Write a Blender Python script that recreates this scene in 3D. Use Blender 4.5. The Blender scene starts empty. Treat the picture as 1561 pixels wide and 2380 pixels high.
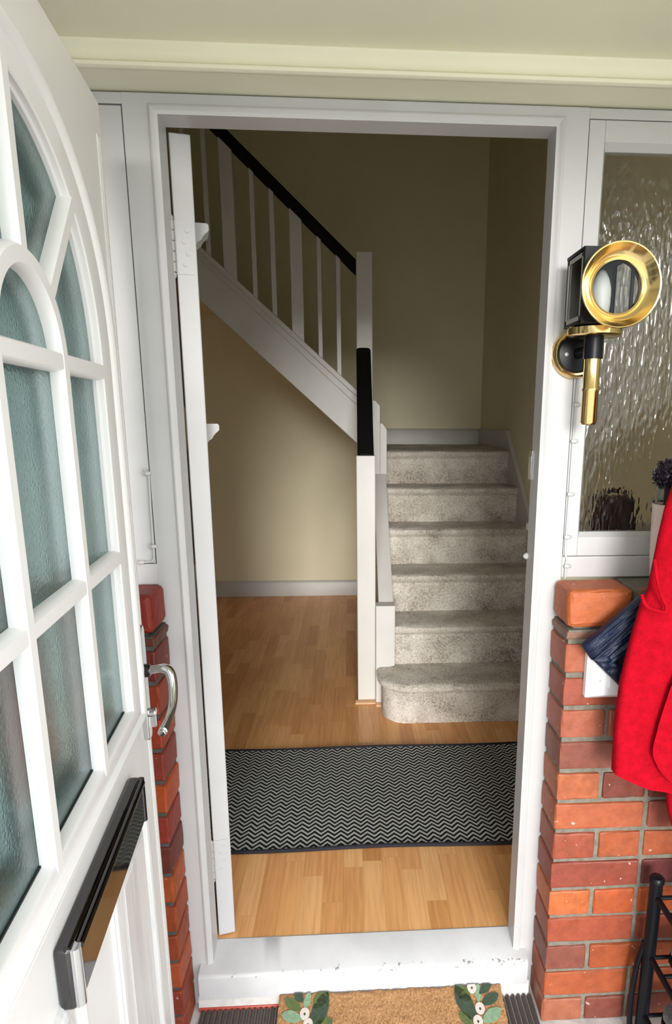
import bpy, bmesh, math, random
from mathutils import Vector, Matrix
random.seed(7)
S = bpy.context.scene
COL = S.collection
PI = math.pi

# ------------------------------------------------------------------ camera
CAM = (-0.02634, -1.35021, 1.30053)
YAW, PITCH, ROLL = -0.061436, 0.217225, 0.003535
FPX, PPX, PPY = 1486.514, 904.544, 1299.411
cam_data = bpy.data.cameras.new('camera')
cam = bpy.data.objects.new('camera', cam_data)
COL.objects.link(cam)
cam_data.sensor_fit = 'VERTICAL'
cam_data.sensor_height = 24.0
cam_data.lens = 24.0 * FPX / 2380.0
cam_data.shift_x = (780.5 - PPX) / 2380.0
cam_data.shift_y = (PPY - 1190.0) / 2380.0
cam_data.clip_start = 0.02
cyw, syw, cpt, spt = math.cos(YAW), math.sin(YAW), math.cos(PITCH), math.sin(PITCH)
fw = Vector((-syw * cpt, cyw * cpt, -spt)); rt = Vector((cyw, syw, 0)); up = rt.cross(fw)
r2 = rt * math.cos(ROLL) + up * math.sin(ROLL); u2 = -rt * math.sin(ROLL) + up * math.cos(ROLL)
m4 = Matrix.Identity(4)
for i in range(3):
    m4[i][0] = r2[i]; m4[i][1] = u2[i]; m4[i][2] = -fw[i]; m4[i][3] = CAM[i]
cam.matrix_world = m4
S.camera = cam

# ------------------------------------------------------------------ light and exposure
S.view_settings.view_transform = 'Standard'
S.view_settings.look = 'None'
S.view_settings.gamma = 1.0
S.view_settings.use_curve_mapping = False
S.view_settings.exposure = 0.0
world = bpy.data.worlds.new('world'); S.world = world
world.use_nodes = True
wnt = world.node_tree; wnt.nodes.clear()
wo = wnt.nodes.new('ShaderNodeOutputWorld'); wb = wnt.nodes.new('ShaderNodeBackground')
wb.inputs['Color'].default_value = (0.93, 0.97, 1.0, 1)
# overcast sky, clearer and brighter towards the right of the house
wtc = wnt.nodes.new('ShaderNodeTexCoord'); wdot = wnt.nodes.new('ShaderNodeVectorMath'); wdot.operation = 'DOT_PRODUCT'
wdot.inputs[1].default_value = (0.90, -0.10, 0.42)
wmr = wnt.nodes.new('ShaderNodeMapRange'); wmr.interpolation_type = 'SMOOTHSTEP'
wmr.inputs['From Min'].default_value = 0.1; wmr.inputs['From Max'].default_value = 0.95; wmr.inputs['To Min'].default_value = 0.75; wmr.inputs['To Max'].default_value = 2.8
wnt.links.new(wtc.outputs['Generated'], wdot.inputs[0]); wnt.links.new(wdot.outputs['Value'], wmr.inputs['Value'])
wdot2 = wnt.nodes.new('ShaderNodeVectorMath'); wdot2.operation = 'DOT_PRODUCT'; wdot2.inputs[1].default_value = (0.0, -0.78, 0.62)
wmr2 = wnt.nodes.new('ShaderNodeMapRange'); wmr2.interpolation_type = 'SMOOTHSTEP'
wmr2.inputs['From Min'].default_value = 0.62; wmr2.inputs['From Max'].default_value = 0.97; wmr2.inputs['To Min'].default_value = 0.0; wmr2.inputs['To Max'].default_value = 2.6
wadd = wnt.nodes.new('ShaderNodeMath'); wadd.operation = 'ADD'
wnt.links.new(wtc.outputs['Generated'], wdot2.inputs[0]); wnt.links.new(wdot2.outputs['Value'], wmr2.inputs['Value'])
wnt.links.new(wmr.outputs['Result'], wadd.inputs[0]); wnt.links.new(wmr2.outputs['Result'], wadd.inputs[1]); wnt.links.new(wadd.outputs[0], wb.inputs['Strength'])
wnt.links.new(wb.outputs[0], wo.inputs[0])
sd = bpy.data.lights.new('sun', 'SUN'); sd.energy = 3.5; sd.angle = math.radians(20); sd.color = (1.0, 0.97, 0.93)
sun = bpy.data.objects.new('sun', sd); COL.objects.link(sun)
sun.rotation_euler = (math.radians(79), 0, math.radians(-0.3))
cyc = S.cycles
cyc.max_bounces = 12; cyc.diffuse_bounces = 6; cyc.glossy_bounces = 5; cyc.transmission_bounces = 8
cyc.sample_clamp_indirect = 6.0

# ------------------------------------------------------------------ materials
def nmat(name):
    m = bpy.data.materials.new(name); m.use_nodes = True
    nt = m.node_tree; b = nt.nodes['Principled BSDF']
    return m, nt, b
def N(nt, t, **kw):
    n = nt.nodes.new(t)
    for k, v in kw.items(): setattr(n, k, v)
    return n
def L(nt, a, b): nt.links.new(a, b)
def texco(nt, scale=(1, 1, 1), out='Object', rot=(0, 0, 0)):
    tc = N(nt, 'ShaderNodeTexCoord'); mp = N(nt, 'ShaderNodeMapping')
    mp.inputs['Scale'].default_value = scale; mp.inputs['Rotation'].default_value = rot
    L(nt, tc.outputs[out], mp.inputs['Vector']); return mp.outputs['Vector']
def noise(nt, vec, scale, detail=4, rough=0.55):
    n = N(nt, 'ShaderNodeTexNoise'); n.inputs['Scale'].default_value = scale
    n.inputs['Detail'].default_value = detail; n.inputs['Roughness'].default_value = rough
    L(nt, vec, n.inputs['Vector']); return n.outputs['Fac']
def ramp(nt, fac, stops, interp='LINEAR'):
    r = N(nt, 'ShaderNodeValToRGB'); cr = r.color_ramp; cr.interpolation = interp
    while len(cr.elements) > 1: cr.elements.remove(cr.elements[-1])
    cr.elements[0].position = stops[0][0]; cr.elements[0].color = (*stops[0][1], 1)
    for p, c in stops[1:]:
        e = cr.elements.new(p); e.color = (*c, 1)
    L(nt, fac, r.inputs['Fac']); return r.outputs['Color']
def math_(nt, op, a, b=None, c=None):
    n = N(nt, 'ShaderNodeMath', operation=op)
    for i, v in enumerate((a, b, c)):
        if v is None: continue
        if isinstance(v, (int, float)): n.inputs[i].default_value = v
        else: L(nt, v, n.inputs[i])
    return n.outputs[0]
def mix(nt, fac, a, b, mode='MIX'):
    n = N(nt, 'ShaderNodeMix', data_type='RGBA', blend_type=mode)
    if isinstance(fac, (int, float)): n.inputs[0].default_value = fac
    else: L(nt, fac, n.inputs[0])
    for i, v in ((6, a), (7, b)):
        if isinstance(v, tuple): n.inputs[i].default_value = (*v, 1)
        else: L(nt, v, n.inputs[i])
    return n.outputs[2]
def bump(nt, b, h, strength=0.3, dist=0.002):
    n = N(nt, 'ShaderNodeBump'); n.inputs['Strength'].default_value = strength; n.inputs['Distance'].default_value = dist
    L(nt, h, n.inputs['Height']); L(nt, n.outputs['Normal'], b.inputs['Normal']); return n
def paint(name, c, rough=0.45, var=0.04, scale=6, bstr=0.15, bscale=180):
    m, nt, b = nmat(name)
    v = texco(nt); f = noise(nt, v, scale)
    col = ramp(nt, f, [(0.3, tuple(x * (1 - var) for x in c)), (0.7, tuple(min(1, x * (1 + var)) for x in c))])
    L(nt, col, b.inputs['Base Color']); b.inputs['Roughness'].default_value = rough
    bump(nt, b, noise(nt, v, bscale, 2), bstr, 0.001)
    return m
def plain(name, c, rough=0.5, metal=0.0, spec=0.5):
    m, nt, b = nmat(name)
    v = texco(nt); f = noise(nt, v, 40, 2)
    b.inputs['Base Color'].default_value = (*c, 1); b.inputs['Metallic'].default_value = metal
    rr = N(nt, 'ShaderNodeMapRange'); rr.inputs[3].default_value = max(0.02, rough - 0.03); rr.inputs[4].default_value = min(1, rough + 0.03)
    L(nt, f, rr.inputs[0]); L(nt, rr.outputs[0], b.inputs['Roughness'])
    b.inputs['Specular IOR Level'].default_value = spec
    return m

M = {}
M['white'] = paint('white_gloss_paint', (0.49, 0.487, 0.49), 0.35)
M['upvc'] = paint('white_door_skin', (0.81, 0.81, 0.80), 0.38, 0.02, 8, 0.1, 120)
M['cream'] = paint('cream_ceiling_paint', (0.80, 0.785, 0.62), 0.6, 0.03, 3, 0.25, 90)
M['hallwall'] = paint('cream_wall_paint', (0.81, 0.745, 0.535), 0.75, 0.03, 2.5, 0.2, 120)
M['stairwhite'] = paint('ivory_gloss_paint', (0.58, 0.57, 0.54), 0.4)
M['black'] = plain('black_rail_paint', (0.004, 0.004, 0.004), 0.7, 0, 0.15)
M['blackmetal'] = plain('black_satin_metal', (0.005, 0.0055, 0.008), 0.36, 0, 0.22)
M['gasket'] = plain('black_rubber', (0.01, 0.012, 0.014), 0.6)
M['brass'] = plain('polished_brass', (0.76, 0.57, 0.26), 0.15, 1.0)
M['chrome'] = plain('polished_chrome', (0.62, 0.63, 0.64), 0.08, 1.0)
M['darkchrome'] = plain('dark_polished_metal', (0.095, 0.092, 0.095), 0.06, 1.0)
M['hinge'] = plain('painted_steel', (0.45, 0.44, 0.42), 0.45, 0.3)
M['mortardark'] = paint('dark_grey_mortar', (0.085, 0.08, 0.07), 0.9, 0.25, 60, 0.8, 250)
M['plastic'] = plain('white_plastic', (0.86, 0.86, 0.88), 0.3)
M['greyplastic'] = plain('grey_seal', (0.42, 0.45, 0.44), 0.5)
M['mortar'] = paint('grey_mortar', (0.165, 0.15, 0.12), 0.9, 0.25, 60, 0.8, 250)
M['porchfloor'] = paint('pale_worn_concrete', (0.60, 0.58, 0.55), 0.85, 0.2, 25, 0.6, 120)
M['redtile'] = paint('red_quarry_tile', (0.38, 0.06, 0.04), 0.45, 0.2, 30)
M['sidewall'] = paint('dark_green_grey_render', (0.07, 0.095, 0.09), 0.8, 0.2, 4)
M['paving'] = paint('pale_paving', (0.72, 0.70, 0.62), 0.9, 0.1, 3)
M['lampwhite'] = plain('bulb_white', (0.80, 0.82, 0.82), 0.3)
M['navy'] = None
def glass(name, c, rough, ior=1.45, bscale=None, bstr=0.0, bdist=0.002, stretch=(1, 1, 1)):
    m, nt, b = nmat(name)
    b.inputs['Base Color'].default_value = (*c, 1); b.inputs['Roughness'].default_value = rough
    b.inputs['Transmission Weight'].default_value = 1.0; b.inputs['IOR'].default_value = ior
    if bscale:
        v = texco(nt, stretch); bump(nt, b, noise(nt, v, bscale, 2, 0.4), bstr, bdist)
    return m
M['lens'] = glass('clear_glass', (0.95, 0.97, 0.96), 0.0, 1.18)
M['frost'] = glass('frosted_glass', (0.34, 0.49, 0.49), 0.17, 1.4, 260, 0.25, 0.0012)

# reeded / rippled obscure glass of the side window
m, nt, b = nmat('rippled_glass'); M['ripple'] = m
b.inputs['Base Color'].default_value = (0.86, 0.86, 0.80, 1); b.inputs['Roughness'].default_value = 0.02; b.inputs['Specular IOR Level'].default_value = 0.3
b.inputs['Transmission Weight'].default_value = 1.0; b.inputs['IOR'].default_value = 1.45
v = texco(nt, (1.0, 1.0, 0.30))
wv = noise(nt, v, 150, 1.0, 0.3); wv2 = noise(nt, v, 70, 1, 0.3)
h = math_(nt, 'ADD', wv, math_(nt, 'MULTIPLY', wv2, 0.7))
bump(nt, b, h, 0.62, 0.0030)

# laminate floor: strips running into the hall
m, nt, b = nmat('beech_laminate'); M['laminate'] = m
tc = N(nt, 'ShaderNodeTexCoord'); sx = N(nt, 'ShaderNodeSeparateXYZ'); L(nt, tc.outputs['Object'], sx.inputs[0])
W_, Ln = 0.0575, 0.36
u = math_(nt, 'DIVIDE', sx.outputs[0], W_); row = math_(nt, 'FLOOR', u)
wn = N(nt, 'ShaderNodeTexWhiteNoise', noise_dimensions='1D'); L(nt, row, wn.inputs['W'])
vv = math_(nt, 'ADD', math_(nt, 'DIVIDE', sx.outputs[1], Ln), math_(nt, 'MULTIPLY', wn.outputs['Value'], 7.0))
colid = math_(nt, 'FLOOR', vv)
wn2 = N(nt, 'ShaderNodeTexWhiteNoise', noise_dimensions='2D')
cb = N(nt, 'ShaderNodeCombineXYZ'); L(nt, row, cb.inputs[0]); L(nt, colid, cb.inputs[1]); L(nt, cb.outputs[0], wn2.inputs['Vector'])
base = ramp(nt, wn2.outputs['Value'], [(0, (0.66, 0.30, 0.105)), (0.3, (0.78, 0.385, 0.15)), (0.7, (0.85, 0.445, 0.18)), (1, (0.90, 0.51, 0.225))])
gv = texco(nt, (70, 3.0, 1)); cbo = N(nt, 'ShaderNodeVectorMath', operation='ADD'); L(nt, gv, cbo.inputs[0])
sc_ = N(nt, 'ShaderNodeVectorMath', operation='SCALE'); L(nt, wn2.outputs['Color'], sc_.inputs[0]); sc_.inputs['Scale'].default_value = 30
L(nt, sc_.outputs[0], cbo.inputs[1])
g = noise(nt, cbo.outputs[0], 1.6, 5, 0.6)
gc = ramp(nt, g, [(0.3, (0.74, 0.68, 0.62)), (0.6, (1, 1, 1))])
c1 = mix(nt, 0.8, base, gc, 'MULTIPLY')
fu = math_(nt, 'FRACT', u); fv = math_(nt, 'FRACT', vv)
edge = math_(nt, 'MINIMUM', math_(nt, 'MINIMUM', fu, math_(nt, 'SUBTRACT', 1, fu)), math_(nt, 'MULTIPLY', math_(nt, 'MINIMUM', fv, math_(nt, 'SUBTRACT', 1, fv)), 6))
line = math_(nt, 'LESS_THAN', edge, 0.018)
c2 = mix(nt, math_(nt, 'MULTIPLY', line, 0.15), c1, (0.25, 0.11, 0.04))
L(nt, c2, b.inputs['Base Color']); b.inputs['Roughness'].default_value = 0.33; b.inputs['Specular IOR Level'].default_value = 0.25

# herringbone runner
m, nt, b = nmat('zigzag_weave'); M['rug'] = m
tc = N(nt, 'ShaderNodeTexCoord'); sx = N(nt, 'ShaderNodeSeparateXYZ')
nz = N(nt, 'ShaderNodeTexNoise'); nz.inputs['Scale'].default_value = 14; L(nt, tc.outputs['Object'], nz.inputs['Vector'])
wob = N(nt, 'ShaderNodeVectorMath', operation='SCALE'); wob.inputs['Scale'].default_value = 0.006; L(nt, nz.outputs['Color'], wob.inputs[0])
ad = N(nt, 'ShaderNodeVectorMath', operation='ADD'); L(nt, tc.outputs['Object'], ad.inputs[0]); L(nt, wob.outputs[0], ad.inputs[1]); L(nt, ad.outputs[0], sx.inputs[0])
tri = math_(nt, 'PINGPONG', sx.outputs[0], 0.021)
ph = math_(nt, 'ADD', sx.outputs[1], math_(nt, 'MULTIPLY', tri, -1.05))
st = math_(nt, 'FRACT', math_(nt, 'DIVIDE', ph, 0.0212))
fib = noise(nt, texco(nt, (1, 1, 1)), 420, 2)
stn = math_(nt, 'ADD', st, math_(nt, 'MULTIPLY', math_(nt, 'SUBTRACT', fib, 0.5), 0.25))
colr = ramp(nt, stn, [(0.0, (0.012, 0.013, 0.017)), (0.46, (0.014, 0.015, 0.02)), (0.54, (0.58, 0.59, 0.55)), (0.94, (0.64, 0.65, 0.61)), (1.0, (0.012, 0.013, 0.017))])
fc = ramp(nt, fib, [(0.25, (0.55, 0.55, 0.55)), (0.75, (1, 1, 1))])
L(nt, mix(nt, 0.8, colr, fc, 'MULTIPLY'), b.inputs['Base Color']); b.inputs['Roughness'].default_value = 0.95
b.inputs['Specular IOR Level'].default_value = 0.1
bump(nt, b, math_(nt, 'ADD', math_(nt, 'GREATER_THAN', st, 0.5), fib), 0.7, 0.002)
M['rugedge'] = plain('dark_rug_binding', (0.012, 0.012, 0.018), 0.9)

# stair carpet
m, nt, b = nmat('beige_pile_carpet'); M['carpet'] = m
v = texco(nt)
f1 = noise(nt, v, 7, 4, 0.6); f2 = noise(nt, v, 120, 3, 0.7); f3 = noise(nt, v, 420, 2, 0.6)
fa = math_(nt, 'ADD', math_(nt, 'MULTIPLY', f1, 0.55), math_(nt, 'ADD', math_(nt, 'MULTIPLY', f2, 0.65), math_(nt, 'MULTIPLY', f3, 0.25)))
L(nt, ramp(nt, fa, [(0.54, (0.24, 0.20, 0.155)), (0.68, (0.68, 0.61, 0.52)), (0.86, (1.0, 0.95, 0.86))]), b.inputs['Base Color'])
b.inputs['Roughness'].default_value = 1.0; b.inputs['Specular IOR Level'].default_value = 0.05
b.inputs['Sheen Weight'].default_value = 0.3
bump(nt, b, math_(nt, 'ADD', f2, f3), 1.0, 0.006)

# bricks: colour from the attribute of each brick plus mottling
m, nt, b = nmat('fired_brick'); M['brick'] = m
at = N(nt, 'ShaderNodeAttribute', attribute_name='brick_colour')
v = texco(nt)
f = noise(nt, v, 45, 5, 0.65); f2 = noise(nt, v, 9, 3)
c = mix(nt, 0.75, at.outputs['Color'], ramp(nt, f, [(0.3, (0.66, 0.60, 0.58)), (0.6, (1, 1, 1)), (0.8, (1.12, 1.1, 1.05))]), 'MULTIPLY')
c = mix(nt, 0.5, c, ramp(nt, f2, [(0.35, (0.78, 0.72, 0.72)), (0.6, (1, 1, 1))]), 'MULTIPLY')
sp = noise(nt, v, 70, 2, 0.5)
c = mix(nt, math_(nt, 'MULTIPLY', math_(nt, 'GREATER_THAN', sp, 0.735), 0.5), c, (0.62, 0.58, 0.53))
L(nt, c, b.inputs['Base Color']); b.inputs['Roughness'].default_value = 0.55
bump(nt, b, noise(nt, v, 130, 4, 0.7), 0.5, 0.002)

# coir mat
m, nt, b = nmat('coir_fibre'); M['coir'] = m
v = texco(nt, (1, 0.45, 1)); f = noise(nt, v, 260, 3, 0.7); f2 = noise(nt, v, 20, 3)
cc = ramp(nt, f, [(0.25, (0.28, 0.13, 0.05)), (0.5, (0.47, 0.25, 0.105)), (0.75, (0.62, 0.37, 0.18))])
L(nt, mix(nt, 0.4, cc, ramp(nt, f2, [(0.3, (0.8, 0.75, 0.7)), (0.7, (1, 1, 1))]), 'MULTIPLY'), b.inputs['Base Color'])
b.inputs['Roughness'].default_value = 1.0; bump(nt, b, f, 1.0, 0.006)
def fabric(name, c, var, scale, fine, bstr=0.6, sheen=0.3, rough=0.95, spec=0.2, bdist=0.002):
    m, nt, b = nmat(name)
    v = texco(nt); f = noise(nt, v, scale, 5, 0.65); f2 = noise(nt, v, fine, 2, 0.6)
    s = math_(nt, 'ADD', math_(nt, 'MULTIPLY', f, 0.6), math_(nt, 'MULTIPLY', f2, 0.4))
    L(nt, ramp(nt, s, [(0.35, tuple(x * (1 - var) for x in c)), (0.65, tuple(min(1, x * (1 + var)) for x in c))]), b.inputs['Base Color'])
    b.inputs['Roughness'].default_value = rough; b.inputs['Specular IOR Level'].default_value = spec; b.inputs['Sheen Weight'].default_value = sheen
    bump(nt, b, s, bstr, bdist); return m
M['redwool'] = fabric('red_boiled_wool', (0.34, 0.0016, 0.0095), 0.25, 60, 420, 1.0, 0.0, 0.95, 0.1)
M['navy'] = fabric('navy_coated_cotton', (0.006, 0.012, 0.036), 0.25, 12, 300, 0.5, 0.0, 0.42, 0.35, 0.006)
M['navylining'] = fabric('dark_lining', (0.008, 0.008, 0.014), 0.2, 12, 300)
M['leafdark'] = fabric('printed_dark_green', (0.035, 0.06, 0.035), 0.35, 120, 300, 0.8)
M['leafolive'] = fabric('printed_olive_green', (0.085, 0.115, 0.035), 0.3, 120, 300, 0.8)
M['leafsage'] = fabric('printed_sage_green', (0.19, 0.29, 0.18), 0.25, 120, 300, 0.8)
M['petal'] = fabric('printed_pale_petal', (0.58, 0.50, 0.46), 0.15, 120, 300, 0.8)
M['ribbed'] = fabric('brown_ribbed_mat', (0.055, 0.035, 0.028), 0.3, 80, 300, 0.6)
M['shoe'] = fabric('grey_blue_suede', (0.05, 0.06, 0.085), 0.25, 60, 400, 0.5)
M['shoegrey'] = fabric('grey_knit', (0.12, 0.13, 0.13), 0.5, 50, 200, 0.6)
M['shoepale'] = fabric('pale_grey_canvas', (0.35, 0.35, 0.35), 0.2, 60, 400, 0.5)
M['topiary'] = plain('dark_plastic_leaf', (0.022, 0.014, 0.026), 0.22)
M['potpink'] = plain('blush_ceramic', (0.62, 0.50, 0.45), 0.4)
M['soil'] = plain('dark_soil', (0.02, 0.015, 0.012), 0.9)
M['bagblack'] = plain('black_leather', (0.006, 0.006, 0.007), 0.5)
M['bottleblue'] = plain('blue_plastic', (0.015, 0.02, 0.20), 0.3)
M['bottlepale'] = plain('pale_blue_plastic', (0.45, 0.62, 0.66), 0.3)
M['woodtrim'] = paint('beech_trim', (0.55, 0.33, 0.17), 0.5, 0.1, 30)

# grained white composite skin for the lower door panels
m, nt, b = nmat('white_grained_skin'); M['grain'] = m
v = texco(nt, (1, 1, 0.05)); f = noise(nt, v, 70, 6, 0.75); f2 = noise(nt, texco(nt, (1, 1, 0.12)), 25, 3)
L(nt, ramp(nt, math_(nt, 'MULTIPLY', f, math_(nt, 'ADD', f2, 0.55)), [(0.3, (0.55, 0.55, 0.54)), (0.55, (0.74, 0.74, 0.74))]), b.inputs['Base Color'])
b.inputs['Roughness'].default_value = 0.45; bump(nt, b, f, 0.5, 0.0015)
# chipped white paint of the threshold
m, nt, b = nmat('chipped_white_paint'); M['sill'] = m
v = texco(nt); f = noise(nt, v, 55, 4, 0.6); f2 = noise(nt, v, 5, 4, 0.6)
tc = N(nt, 'ShaderNodeTexCoord'); sx = N(nt, 'ShaderNodeSeparateXYZ'); L(nt, tc.outputs['Object'], sx.inputs[0])
near = math_(nt, 'LESS_THAN', math_(nt, 'ABSOLUTE', math_(nt, 'ADD', sx.outputs[2], 0.024)), 0.006)
chip = math_(nt, 'MULTIPLY', math_(nt, 'GREATER_THAN', f, 0.625), near)
cl = ramp(nt, f2, [(0.35, (0.45, 0.45, 0.455)), (0.62, (0.54, 0.54, 0.55))])
L(nt, mix(nt, chip, cl, (0.22, 0.22, 0.21)), b.inputs['Base Color']); b.inputs['Roughness'].default_value = 0.45
bump(nt, b, f, 0.2, 0.001)

# ------------------------------------------------------------------ helpers
def tag(o, label=None, cat=None, group=None, kind=None):
    if label: o['label'] = label
    if cat: o['category'] = cat
    if group: o['group'] = group
    if kind: o['kind'] = kind
    return o
def empty(name, loc=(0, 0, 0), rz=0.0):
    o = bpy.data.objects.new(name, None); COL.objects.link(o)
    o.location = loc; o.rotation_euler = (0, 0, rz); o.empty_display_size = 0.05
    return o
def obj(name, bm, mat, parent=None, bevel=0.0, seg=2, smooth=True, ang=35):
    bmesh.ops.recalc_face_normals(bm, faces=bm.faces[:])
    me = bpy.data.meshes.new(name); bm.to_mesh(me); bm.free()
    for mm in (mat if isinstance(mat, (list, tuple)) else [mat]): me.materials.append(mm)
    if smooth:
        for p in me.polygons: p.use_smooth = True
        try: me.set_sharp_from_angle(angle=math.radians(ang))
        except Exception: pass
    o = bpy.data.objects.new(name, me); COL.objects.link(o)
    if parent: o.parent = parent
    if bevel:
        md = o.modifiers.new('bevel', 'BEVEL'); md.width = bevel; md.segments = seg; md.limit_method = 'ANGLE'; md.angle_limit = math.radians(40)
        md.harden_normals = False
    return o
def box(bm, x0, x1, y0, y1, z0, z1, mi=0):
    vs = [bm.verts.new(p) for p in ((x0, y0, z0), (x1, y0, z0), (x1, y1, z0), (x0, y1, z0), (x0, y0, z1), (x1, y0, z1), (x1, y1, z1), (x0, y1, z1))]
    fs = []
    for f in ((3, 2, 1, 0), (4, 5, 6, 7), (0, 1, 5, 4), (1, 2, 6, 5), (2, 3, 7, 6), (3, 0, 4, 7)):
        fc = bm.faces.new([vs[i] for i in f]); fc.material_index = mi; fs.append(fc)
    return vs, fs
def B(*a):
    bm = bmesh.new(); box(bm, *a); return bm
def prism(bm, pts, axis, a0, a1):
    """polygon pts in the two other axes, extruded along axis from a0 to a1"""
    def P(p, a):
        return {'x': (a, p[0], p[1]), 'y': (p[0], a, p[1]), 'z': (p[0], p[1], a)}[axis]
    A = [bm.verts.new(P(p, a0)) for p in pts]; Bv = [bm.verts.new(P(p, a1)) for p in pts]
    bm.faces.new(A); bm.faces.new(Bv[::-1]); n = len(pts)
    for i in range(n): bm.faces.new((A[i], Bv[i], Bv[(i + 1) % n], A[(i + 1) % n]))
    return A + Bv
def PR(*a):
    bm = bmesh.new(); prism(bm, *a); return bm
def lathe(bm, prof, c, axis=(0, 0, 1), n=40, cap=True):
    ax = Vector(axis).normalized(); t = Vector((1, 0, 0)) if abs(ax.x) < 0.9 else Vector((0, 1, 0))
    e1 = ax.cross(t).normalized(); e2 = ax.cross(e1); c = Vector(c); rings = []
    for r, h in prof:
        rings.append([bm.verts.new(c + ax * h + (e1 * math.cos(2 * PI * k / n) + e2 * math.sin(2 * PI * k / n)) * max(r, 1e-5)) for k in range(n)])
    for a, b_ in zip(rings, rings[1:]):
        for k in range(n): bm.faces.new((a[k], a[(k + 1) % n], b_[(k + 1) % n], b_[k]))
    if cap:
        bm.faces.new(rings[0][::-1]); bm.faces.new(rings[-1])
    return bm
def tube(bm, path, rad, n=12, cap=True, flat=1.0):
    path = [Vector(p) for p in path]; rads = rad if isinstance(rad, (list, tuple)) else [rad] * len(path)
    prev = None; rings = []
    for i, p in enumerate(path):
        d = (path[min(i + 1, len(path) - 1)] - path[max(i - 1, 0)]).normalized()
        if prev is None:
            t = Vector((0, 0, 1)) if abs(d.z) < 0.9 else Vector((1, 0, 0)); e1 = d.cross(t).normalized()
        else: e1 = (prev - d * prev.dot(d)).normalized()
        prev = e1; e2 = d.cross(e1)
        rings.append([bm.verts.new(p + (e1 * math.cos(2 * PI * k / n) + e2 * math.sin(2 * PI * k / n) * flat) * rads[i]) for k in range(n)])
    for a, b_ in zip(rings, rings[1:]):
        for k in range(n): bm.faces.new((a[k], a[(k + 1) % n], b_[(k + 1) % n], b_[k]))
    if cap: bm.faces.new(rings[0][::-1]); bm.faces.new(rings[-1])
    return bm
def spline(pts, n=8):
    P = [Vector(p) for p in pts]; out = []
    for i in range(len(P) - 1):
        p0, p1, p2, p3 = P[max(i - 1, 0)], P[i], P[i + 1], P[min(i + 2, len(P) - 1)]
        for k in range(n):
            t = k / n
            out.append(0.5 * ((2 * p1) + (p2 - p0) * t + (2 * p0 - 5 * p1 + 4 * p2 - p3) * t * t + (3 * p1 - p0 - 3 * p2 + p3) * t ** 3))
    out.append(P[-1]); return out
def band(bm, inner, outer, prof, closed=True, mi=0):
    """loft of a moulding: inner/outer are matching outlines (x,z); prof is [(t, y)]; t=0 inner, 1 outer"""
    rows = []
    for (ix, iz), (ox, oz) in zip(inner, outer):
        rows.append([bm.verts.new((ix + (ox - ix) * t, y, iz + (oz - iz) * t)) for t, y in prof])
    n = len(rows); rng = range(n if closed else n - 1)
    for i in rng:
        a, b_ = rows[i], rows[(i + 1) % n]
        for k in range(len(prof) - 1):
            f = bm.faces.new((a[k], a[k + 1], b_[k + 1], b_[k])); f.material_index = mi
    return rows
def plate2d(name, loops, y0, y1, mat, parent=None, bevel=0.0):
    """filled outline with holes in local (x,z), thickness y0..y1"""
    cu = bpy.data.curves.new(name + '_outline', 'CURVE'); cu.dimensions = '2D'; cu.fill_mode = 'BOTH'; cu.extrude = abs(y1 - y0) / 2
    for lp in loops:
        sp_ = cu.splines.new('POLY'); sp_.points.add(len(lp) - 1); sp_.use_cyclic_u = True
        for q, (x, z) in zip(sp_.points, lp): q.co = (x, z, 0, 1)
    tmp = bpy.data.objects.new('tmp', cu); COL.objects.link(tmp)
    dg = bpy.context.evaluated_depsgraph_get(); me = bpy.data.meshes.new_from_object(tmp.evaluated_get(dg))
    bpy.data.objects.remove(tmp); bpy.data.curves.remove(cu)
    bm = bmesh.new(); bm.from_mesh(me); bpy.data.meshes.remove(me)
    bmesh.ops.remove_doubles(bm, verts=bm.verts[:], dist=1e-6)
    for v_ in bm.verts:
        x, z, h_ = v_.co; v_.co = (x, (y0 + y1) / 2 - h_, z)
    return obj(name, bm, mat, parent, bevel)
def struct(name, bm, mat, label, cat, bevel=0.0, **k):
    o = obj(name, bm, mat, None, bevel, **k); return tag(o, label, cat, None, 'structure')

# ================================================================== SETTING
GND = -0.13           # porch floor
struct('floor', B(-1.5, 0.912, 0.056, 3.3, -0.05, 0.0), M['laminate'], 'honey beech strip laminate floor of the hallway', 'floor', smooth=False)
bm = bmesh.new(); box(bm, -0.8, 0.95, -1.6, 0.02, GND - 0.08, GND)
struct('floor_porch', bm, M['porchfloor'], 'pale worn concrete floor of the porch under the mats', 'floor', smooth=False)
bm = bmesh.new(); box(bm, -12, 12, -14, -1.6, GND - 0.2, GND - 0.02)  # unseen ground, added to stop light from below and bounce daylight upwards
struct('ground', bm, M['paving'], 'unseen pale paving in front of the porch, added to bounce light up', 'paving', smooth=False)
bm = bmesh.new(); box(bm, -0.41, -0.20, -0.030, 0.0, GND, GND + 0.012)
struct('trim_5', bm, M['redtile'], 'strip of red tile showing left below the threshold', 'tile', 0.003)

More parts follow.
